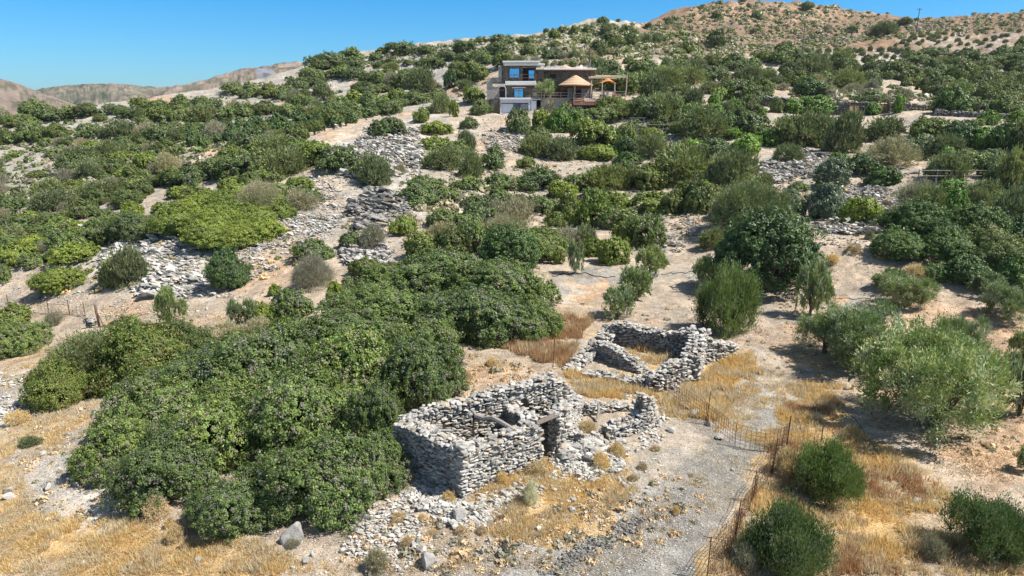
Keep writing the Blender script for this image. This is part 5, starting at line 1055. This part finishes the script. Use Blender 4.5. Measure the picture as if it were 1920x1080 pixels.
# furniture on the terraces
def sofa(x, zbot, y, w_, lab, mat=CREAM):
    e = empty('outdoor_sofa', (_o[0]+zx(x), _o[1]+y, _o[2]+zz(zbot)), lab, 'sofa')
    MB().box(-w_/2, w_/2, -.4, .4, .18, .42).build('seat', mat, e, .04); MB().box(-w_/2, w_/2, .42, .6, .2, .8).build('backrest', mat, e, .05)
    for s in (-1, 1): MB().box(s*w_/2-.09, s*w_/2+.09, -.4, .38, .0, .58).build('armrest', DKR, e, .02)
sofa(562, 419, -1.6, 1.3, 'cream padded armchair on the terrace above the white side room'); sofa(905, 461, -3.6, 1.5, 'pink cushioned sofa at the left end of the low deck', DKR); sofa(1000, 461, -3.4, 2.2, 'cream cushioned sofa on the low deck'); sofa(1118, 429, -1.5, 1.1, 'reddish armchair on the upper deck, left one', DKR); sofa(1232, 429, -1.5, 1.6, 'reddish sofa with a white cushion on the upper deck', DKR)
def chair(x, zbot, y, lab):
    e = empty('garden_chair', (_o[0]+zx(x), _o[1]+y, _o[2]+zz(zbot)), lab, 'chair'); MB().box(-.25,.25,-.25,.25,.4,.46).build('seat', DKR, e); MB().box(-.25,.25,.22,.27,.5,.95).build('backrest', DKR, e)
    for a in (-.22, .22):
        for b in (-.22, .22): MB().box(a-.025,a+.025,b-.025,b+.025,0,.395).build('leg', DKR, e)
chair(712, 422, -2, 'red wooden chair on the middle terrace, left of its twin'); chair(736, 422, -1.6, 'red wooden chair on the middle terrace, right of its twin')
e = empty('garden_table', (_o[0]+zx(655), _o[1]-1.6, _o[2]+zz(422)), 'pale stone table with grey chairs feet on the middle terrace', 'table'); e['label'] = 'pale table on the middle terrace beside the red chairs'
MB().box(-.9,.9,-.45,.45,.68,.74).build('tabletop', STP, e, .02)
for a in (-.6, .6): MB().box(a-.12,a+.12,-.2,.2,0,.675).build('leg', STP, e)
def person(x, zbot, y, hgt, cm, lab):
    vs = [(0,0,.52),(0,0,.64),(0,0,.8),(0,0,.86),(0,0,.93),(-.1,0,.79),(-.13,-.02,.62),(-.1,-.1,.5),(.1,0,.79),(.13,-.02,.62),(.1,-.1,.5),(-.055,0,.48),(-.06,0,.26),(-.06,0,.03),(-.06,-.07,.02),(.055,0,.48),(.06,0,.26),(.06,0,.03),(.06,-.07,.02)]
    es = [(0,1),(1,2),(2,3),(3,4),(2,5),(5,6),(6,7),(2,8),(8,9),(9,10),(0,11),(11,12),(12,13),(13,14),(0,15),(15,16),(16,17),(17,18)]
    rr_ = [.075,.07,.07,.032,.06,.035,.027,.02,.035,.027,.02,.05,.037,.025,.022,.05,.037,.025,.022]
    me = bpy.data.meshes.new('person'); me.from_pydata([(a*hgt, b*hgt, c*hgt) for a, b, c in vs], es, []); me.update(); o = link('person', me, cm); md = o.modifiers.new('s', 'SKIN')
    for i, r_ in enumerate(rr_): me.skin_vertices[0].data[i].radius = (r_*hgt, r_*hgt)
    me.skin_vertices[0].data[0].use_root = True; o.modifiers.new('b', 'SUBSURF').levels = 1
    o.location = (_o[0]+zx(x), _o[1]+y, _o[2]+zz(zbot)); tag(o, lab, 'person'); return o
person(1133, 429, .2, 1.68, simple('grey_clothes', (.30,.33,.36), .9), 'person in grey clothes standing on the upper deck under the pergola, left one'); person(1164, 429, .1, 1.72, simple('lilac_clothes', (.55,.55,.66), .9), 'person in a pale lilac shirt standing on the upper deck under the pergola, right one')
# water tank in the garage
tk = MB(); tk.tube([(zx(398)-.0, -2.0, zz(520)), (zx(398), -2.0, zz(468)), (zx(398), -2.0, zz(462))], [.75, .75, .5], 14); o = tk.build('water_tank', simple('dark_blue_plastic', (.10,.12,.17), .5)); o.location = tuple(_o); tag(o, 'dark blue grey round water tank in the open garage under the house', 'tank')
# olive tree growing through the terrace
plant(1024, 174, 46, 30, 'O', 'olive tree growing on the terrace in front of the house wall', lod='mid', pos=(_o[0]+zx(645), _o[1]-1.2, _o[2]+zz(418)))
# ---- gates
def gate(px0, px1, py0, py1, Y, mat, lab, sw=0):
    a = at(px0, py1, Y); b = at(px1, py0, Y); w_ = b[0]-a[0]; h_ = b[2]-a[2]; e = empty('wooden_gate', tuple(a), lab, 'gate', rz=sw)
    for k in (0, 1): MB().box(w_*(.04+.48*k), w_*(.46+.48*k), -.04, .04, .05, h_*.94).build('gate_leaf', mat, e, .02)
    MB().box(-.08, w_*.035, -.08, .08, 0, h_).box(w_*.945, w_+.05, -.08, .08, 0, h_).box(-.08, w_+.05, -.09, .09, h_+.002, h_+.12).box(w_*.465, w_*.515, -.05, .05, .05, h_-.01).build('frame', simple('gate_frame', (.10,.06,.04), .8), e)
gate(1590, 1612, 197, 216, 119, simple('honey_boards', (.58,.38,.19), .7, .2, 7), 'pale honey coloured double wooden gate in the terrace wall'); gate(1647, 1668, 193, 219, 118, simple('dark_boards', (.20,.13,.08), .75, .25, 7), 'dark brown wooden gate right of the pale gate')
# ---- wooden rail fences
def railfence(pxs, py_top, py_bot, Y, mat, lab, rails=(.1, .62), r=.05):
    P = [at(x, py_bot, Y) for x in pxs]; hgt = (py_bot-py_top)*Y/FPX; e = empty('wooden_rail_fence', tuple(P[0]), lab, 'fence')
    for p in P: MB().tube([tuple(p-P[0]+np.array([0,0,-.5])), tuple(p-P[0]+np.array([0,0,hgt]))], r*1.2, 6).build('post', mat, e)
    for f in rails: MB().tube([tuple(P[0]-P[0]+np.array([-.1,-.07,hgt*(1-f)])), tuple(P[-1]-P[0]+np.array([.1,-.07,hgt*(1-f)]))], r*.8, 6).build('rail', mat, e)
GRW = simple('grey_timber', (.25,.23,.21), .85, .25, 8)
railfence([1721,1756,1794,1829,1859], 318, 337, 71, GRW, 'grey wooden rail fence on the right hillside in front of the low pale wall'); railfence([1134,1155,1174,1196,1217,1243,1258], 233, 248, 112, GRW, 'dark grey wooden railing on the slope below the pergola'); railfence([1753,1766,1778], 322, 336, 73.5, simple('dark_post', (.07,.05,.045), .8), 'short dark rail behind the grey wooden fence', (.2,))
def bench(px, py, Y, w_, lab, h_=.45):
    p = at(px, py, Y); e = empty('wooden_bench', tuple(p), lab, 'bench'); MB().box(-w_/2, w_/2, -.3, .3, h_, h_+.08).build('seat', GRW, e)
    for s in (-1, 1): MB().box(s*w_*.4-.06, s*w_*.4+.06, -.25, .25, -.3, h_-.002).build('leg', GRW, e)
bench(1542, 293, 90, 2.2, 'long grey plank bench in the shade under the garden trees'); bench(1195, 230, 114, 2.6, 'dark slatted bench above the railing on the slope', .7)
# ---- utility poles
PW = simple('pole_wood', (.13,.10,.085), .9, .25, 3)
for px, pt, pb, Yp, lab, arms in [(1105, 88, 132, 160, 'dark utility pole with crossarms right behind the house', 2), (1341, 84, 134, 185, 'utility pole in the bushes right of the house', 0), (1504, 38, 97, 212, 'tall thin utility pole with a lamp, in the middle of the brown hill', 1), (1717, 15, 68, 262, 'utility pole standing highest on the ridge at the right', 1)]:
    b = at(px, pb, Yp); t = at(px, pt, Yp); hp = t[2]-b[2]; e = empty('utility_pole', tuple(b), lab, 'utility pole'); MB().tube([(0,0,-1.5), (0,0,hp*.6), (.02,0,hp)], [.17,.14,.11], 8).build('pole', PW, e)
    for k in range(arms): MB().box(-.9, .9, -.07, .07, hp-.5-k*1.0, hp-.36-k*1.0).build('crossarm', PW, e); MB().tube([(-.8,0,hp-.36-k), (-.8,0,hp-.15-k)], .06, 6).tube([(.8,0,hp-.36-k), (.8,0,hp-.15-k)], .06, 6).build('insulator', GRW, e)
    if Yp == 160: MB().box(-.3,.35,-.45,-.17,hp*.1,hp*.35).build('transformer', GRW, e)
# ---- wire fences
RST = simple('rusty_iron', (.13,.07,.045), .85, .3, 20)
def wire_fence(pts, hts, lab, cell=.15, r=.005, mesh=True, lean=0.0, pr=.018, posts=None):
    P = [hit(a, b)[0] for a, b in pts]; e = empty('wire_fence', tuple(P[0]), lab, 'fence'); O = P[0]
    for i, (p, h_) in enumerate(zip(P, hts)):
        if posts is None or i in posts: MB().tube([tuple(p-O+np.array([0,0,-.25])), tuple(p-O+np.array([lean*(1 if i % 2 else .4),0,h_]))], pr, 5).build('post', RST, e)
    if mesh:
        mb = MB()
        for i in range(len(P)-1):
            a, b = P[i]-O, P[i+1]-O; L = math.hypot(*(b-a)[:2]); n = max(1, int(L/cell))
            nz = int(min(hts[i], hts[i+1])*.88/cell)
            for j in range(n+1):
                q = a + (b-a)*j/n; sg = .06*math.sin(j*.7+i); g_ = float(H(q[0]+O[0], q[1]+O[1]))-O[2]
                mb.tube([(q[0], q[1]+sg, g_), (q[0]+.02*math.sin(j), q[1]+sg*1.3, g_+nz*cell)], r, 3, False)
            for k in range(nz+1):
                pl = []
                for j in range(n+1): q = a+(b-a)*j/n; sg = .06*math.sin(j*.7+i); pl.append((q[0], q[1]+sg, float(H(q[0]+O[0], q[1]+O[1]))-O[2]+k*cell+.01*math.sin(j*2+k)))
                if len(pl) > 1: mb.tube(pl, r, 3, False)
        mb.build('wire_mesh', RST, e)
wire_fence([(1245,742),(1323,796),(1378,838),(1432,848),(1474,842)], [1.1,1.42,1.1,1.1,1.35], 'rusty wire mesh fence stretched across the gravel track', posts=(1,4), lean=.1, r=.008)
wire_fence([(1474,842),(1447,888),(1411,942),(1377,1015),(1325,1085)], [1.3,1.35,1.15,1.35,1.3], 'rusty wire mesh fence along the right side of the gravel track', r=.007, lean=.08)
wire_fence([(1474,842),(1505,838),(1539,832)], [1.3,1.2,.9], 'short stretch of wire mesh behind the young round olive bush', r=.005, posts=(2,))
wire_fence([(-10,570),(17,578),(50,584),(92,588),(131,590),(160,594)], [1.2]*6, 'low wire fence with thin posts on the left track', cell=.4, r=.008, pr=.03)
o = hit(187, 612)[0]; MBp = MB().tube([(o[0],o[1],o[2]-.3),(o[0]-.1,o[1],o[2]+1.7)], .09, 6).tube([(o[0]+.5,o[1]-.2,o[2]-.1),(o[0]-.05,o[1],o[2]+1.2)], .05, 5).build('fence_post', simple('old_post', (.19,.12,.085), .9, .3, 6)); tag(MBp, 'stout brown corner post with a slanting brace at the end of the left wire fence', 'post')
for a, b, h_, lab in [(957,660,1.25,'thin rusty rod at the foot of the back thicket, left one'),(1036,690,1.5,'thin rusty rod in the dry grass left of the far ruin')]:
    p = hit(a, b)[0]; tag(MB().tube([(p[0],p[1],p[2]-.2),(p[0]+.08,p[1],p[2]+h_)], .02, 5).build('iron_rod', RST), lab, 'rod')
# ---- irrigation hose
RUB = simple('black_rubber', (.018,.018,.018), .6)
def hose(L, lab, r=.022):
    P = []
    for i in range(len(L)-1):
        for k in range(6):
            f = k/6; P.append((L[i][0]+(L[i+1][0]-L[i][0])*f, L[i][1]+(L[i+1][1]-L[i][1])*f + 1.5*math.sin(i*2+k)))
    h_ = hit([p[0] for p in P], [p[1] for p in P]); tag(MB().tube([(a, b, c+r) for a, b, c in h_], r, 5).build('irrigation_hose', RUB), lab, 'hose')
hose([(1035,518),(1062,514),(1095,513),(1125,519),(1160,520)], 'black irrigation hose on the pale gravel of the clearing', .03); hose([(1240,515),(1262,513),(1290,512),(1340,500)], 'black hose on the upper right of the clearing', .025)
hose([(1588,772),(1608,792),(1630,825),(1655,862)], 'thin black hose curving over the ground in front of the big olive', .009); hose([(1550,559),(1600,561),(1640,560)], 'thin black hose beyond the right olive trees', .02)
# ---- smoke far away
m = bpy.data.materials.new('smoke'); m.use_nodes = True; n = m.node_tree; n.nodes.clear(); ou = n.nodes.new('ShaderNodeOutputMaterial'); pv = n.nodes.new('ShaderNodeVolumePrincipled')
pv.inputs['Color'].default_value = (.75,.8,.95,1); tc = n.nodes.new('ShaderNodeTexCoord'); nx = ntex(n, .12, 4, .6, tc.outputs['Object']); mm = n.nodes.new('ShaderNodeMath'); mm.operation = 'MULTIPLY'; n.links.new(ramp(n, nx.outputs[0], [(.35,0),(.7,1)]), mm.inputs[0]); mm.inputs[1].default_value = .3
n.links.new(mm.outputs[0], pv.inputs['Density']); n.links.new(pv.outputs[0], ou.inputs['Volume'])
sm = MB().tube([tuple(at(492,150,470)), tuple(at(496,142,470)), tuple(at(503,136,470)), tuple(at(500,128,470))], [4, 7, 8, 2], 12).build('smoke', m); tag(sm, 'small bluish plume of smoke rising before the far brown hill', 'smoke', kind='stuff')
# ================================================================ HAZE
m = bpy.data.materials.new('haze'); m.use_nodes = True; n = m.node_tree; n.nodes.clear(); ou = n.nodes.new('ShaderNodeOutputMaterial'); pv = n.nodes.new('ShaderNodeVolumePrincipled')
pv.inputs['Color'].default_value = (.80,.88,1.0,1); pv.inputs['Density'].default_value = .00008; pv.inputs['Anisotropy'].default_value = .3; n.links.new(pv.outputs[0], ou.inputs['Volume'])
zlo = float(gz.min())-1
hz = MB().box(-9400, 9400, -9400, 9400, zlo, max(75.0, float(gz.max())+3)).build('haze', m); tag(hz, kind='stuff')
# ================================================================ DESCRIPTIONS OF THE PLANTS
KDESC = {'M': 'mid green mastic shrub', 'Y': 'yellow green mastic shrub', 'J': 'dark green juniper', 'T': 'dense dark green tree', 'L': 'bright green leafy bush',
 'G': 'grey green wild olive', 'C': 'bluish green bush', 'O': 'silvery olive tree', 'V': 'dark green olive bush', 'D': 'grey dry shrub', 'B': 'brown dry cushion plant', 'P': 'cypress sapling'}
LAND = [(1010,880,'the near ruin'),(1225,660,'the far ruin'),(1015,160,'the stone house'),(1078,160,'the thatched gazebo'),(1140,150,'the pole pergola'),(1600,206,'the pale wooden gate'),(1790,328,'the grey rail fence'),
 (500,800,'the foreground thicket centre'),(300,900,"the foreground thicket's left end"),(720,290,'the pale scree'),(300,480,'the piled grey slabs'),(425,510,'the lone round tree'),(705,400,'the slate ledges'),(1215,240,'the dark slope railing'),(1105,110,'the pole behind the house'),
 (1504,70,'the tall hillside pole'),(1717,45,'the ridge pole'),(1400,480,'the large evergreen bush'),(1740,740,'the biggest silvery olive'),(480,245,'the orchard'),(960,450,'the large midslope tree'),(1470,320,'the pale rocky ledge'),
 (1340,110,'the pole in the bushes'),(110,590,'the left wire fence'),(1550,900,'the fenceside young olive'),(1660,400,'the rocky path'),(600,120,"the skyline ridge's left end"),(900,70,'the grey skyline ridge'),(150,250,'the far left crest'),(100,380,'the left picture edge'),(1860,450,'the right edge thicket'),
 (860,965,'the big smooth boulder'),(998,940,'the whitish thistle'),(800,1050,'the large cracked boulder'),(545,1005,'the grey craggy boulder'),(1166,905,'the white rubble blocks'),(120,900,'the stony left bank'),(1240,990,'the gravel track'),(740,640,'the back thicket'),(220,290,'the white bare patches'),
 (1250,330,'the central slope'),(1150,400,'the yellow midslope bushes'),(1500,150,'the upper scrub belt'),(1850,160,'the upper right scrub'),(720,170,'the slope left of the house'),(350,340,'the leftmost orchard bank'),(1650,290,'the shady garden trees'),(1060,280,'the slope under the deck'),(560,330,'the slope above the yellow bushes')]
def where(px, py):
    b = min(LAND, key=lambda l: math.hypot((l[0]-px), (l[1]-py)*1.4)); dx, dy = px-b[0], (py-b[1])*1.4
    if math.hypot(dx, dy) < 25: w_ = 'beside'
    elif abs(dx) > abs(dy)*2.2: w_ = 'left of' if dx < 0 else 'right of'
    elif abs(dy) > abs(dx)*2.2: w_ = 'above' if dy < 0 else 'below'
    else: w_ = ('above' if dy < 0 else 'below') + (' left of' if dx < 0 else ' right of')
    return w_+' '+b[2]
ORD = 'first second third fourth fifth sixth seventh eighth ninth tenth eleventh twelfth thirteenth fourteenth fifteenth sixteenth seventeenth eighteenth nineteenth twentieth'.split()
TENS = ['', '', 'twenty', 'thirty', 'forty']
def ordw(i):
    i += 1
    return ORD[i-1] if i <= 20 else ('thirtieth' if i == 30 else 'fortieth' if i == 40 else TENS[i//10]+'-'+ORD[i % 10-1])
def number(L, base, tail, grp=None):
    """L: (object, px) alike in look and place: told apart by their order"""
    L.sort(key=lambda p: p[1]); n = len(L)
    for i, (o, _) in enumerate(L):
        if n == 1: s = base+' '+tail
        elif n == 2: s = ('left' if i == 0 else 'right')+' one, '+base+' '+tail
        elif i == 0: s = 'leftmost '+base+' '+tail
        elif i == n-1: s = 'rightmost '+base+' '+tail
        else: s = ordw(i)+' from left, '+base+' '+tail
        o['label'] = ' '.join(s.split()[:16])
        if n > 2 or grp: o['group'] = grp or (base+'s '+tail)
bk = {}; og = {}
for p in PLANTS:
    if p['label'] and p['label'].startswith('ORD '): og.setdefault((p['label'], p['group']), []).append((p['o'], p['px'])); continue
    if p['label']:
        p['o']['label'] = p['label']
        if p['group']: p['o']['group'] = p['group']
        continue
    sz = 'small' if p['w'] < 26 else 'large' if p['w'] > 75 else ''
    bk.setdefault((sz, p['kind'], where(p['px'], p['py'])), []).append((p['o'], p['px']))
for (l, g), L in og.items():
    b, t = l[4:].split('|'); number(L, b, t, g)
for (sz, kd, wh), L in bk.items(): number(L, (sz+' '+KDESC[kd]).strip(), wh)
bk = {}
for o, px, py in LOOSE:
    sz = max(o.scale); bk.setdefault(where(px, py), []).append((o, px))
for wh, L in bk.items(): number(L, 'loose pale stone', wh, 'loose stones scattered over the dry foreground')
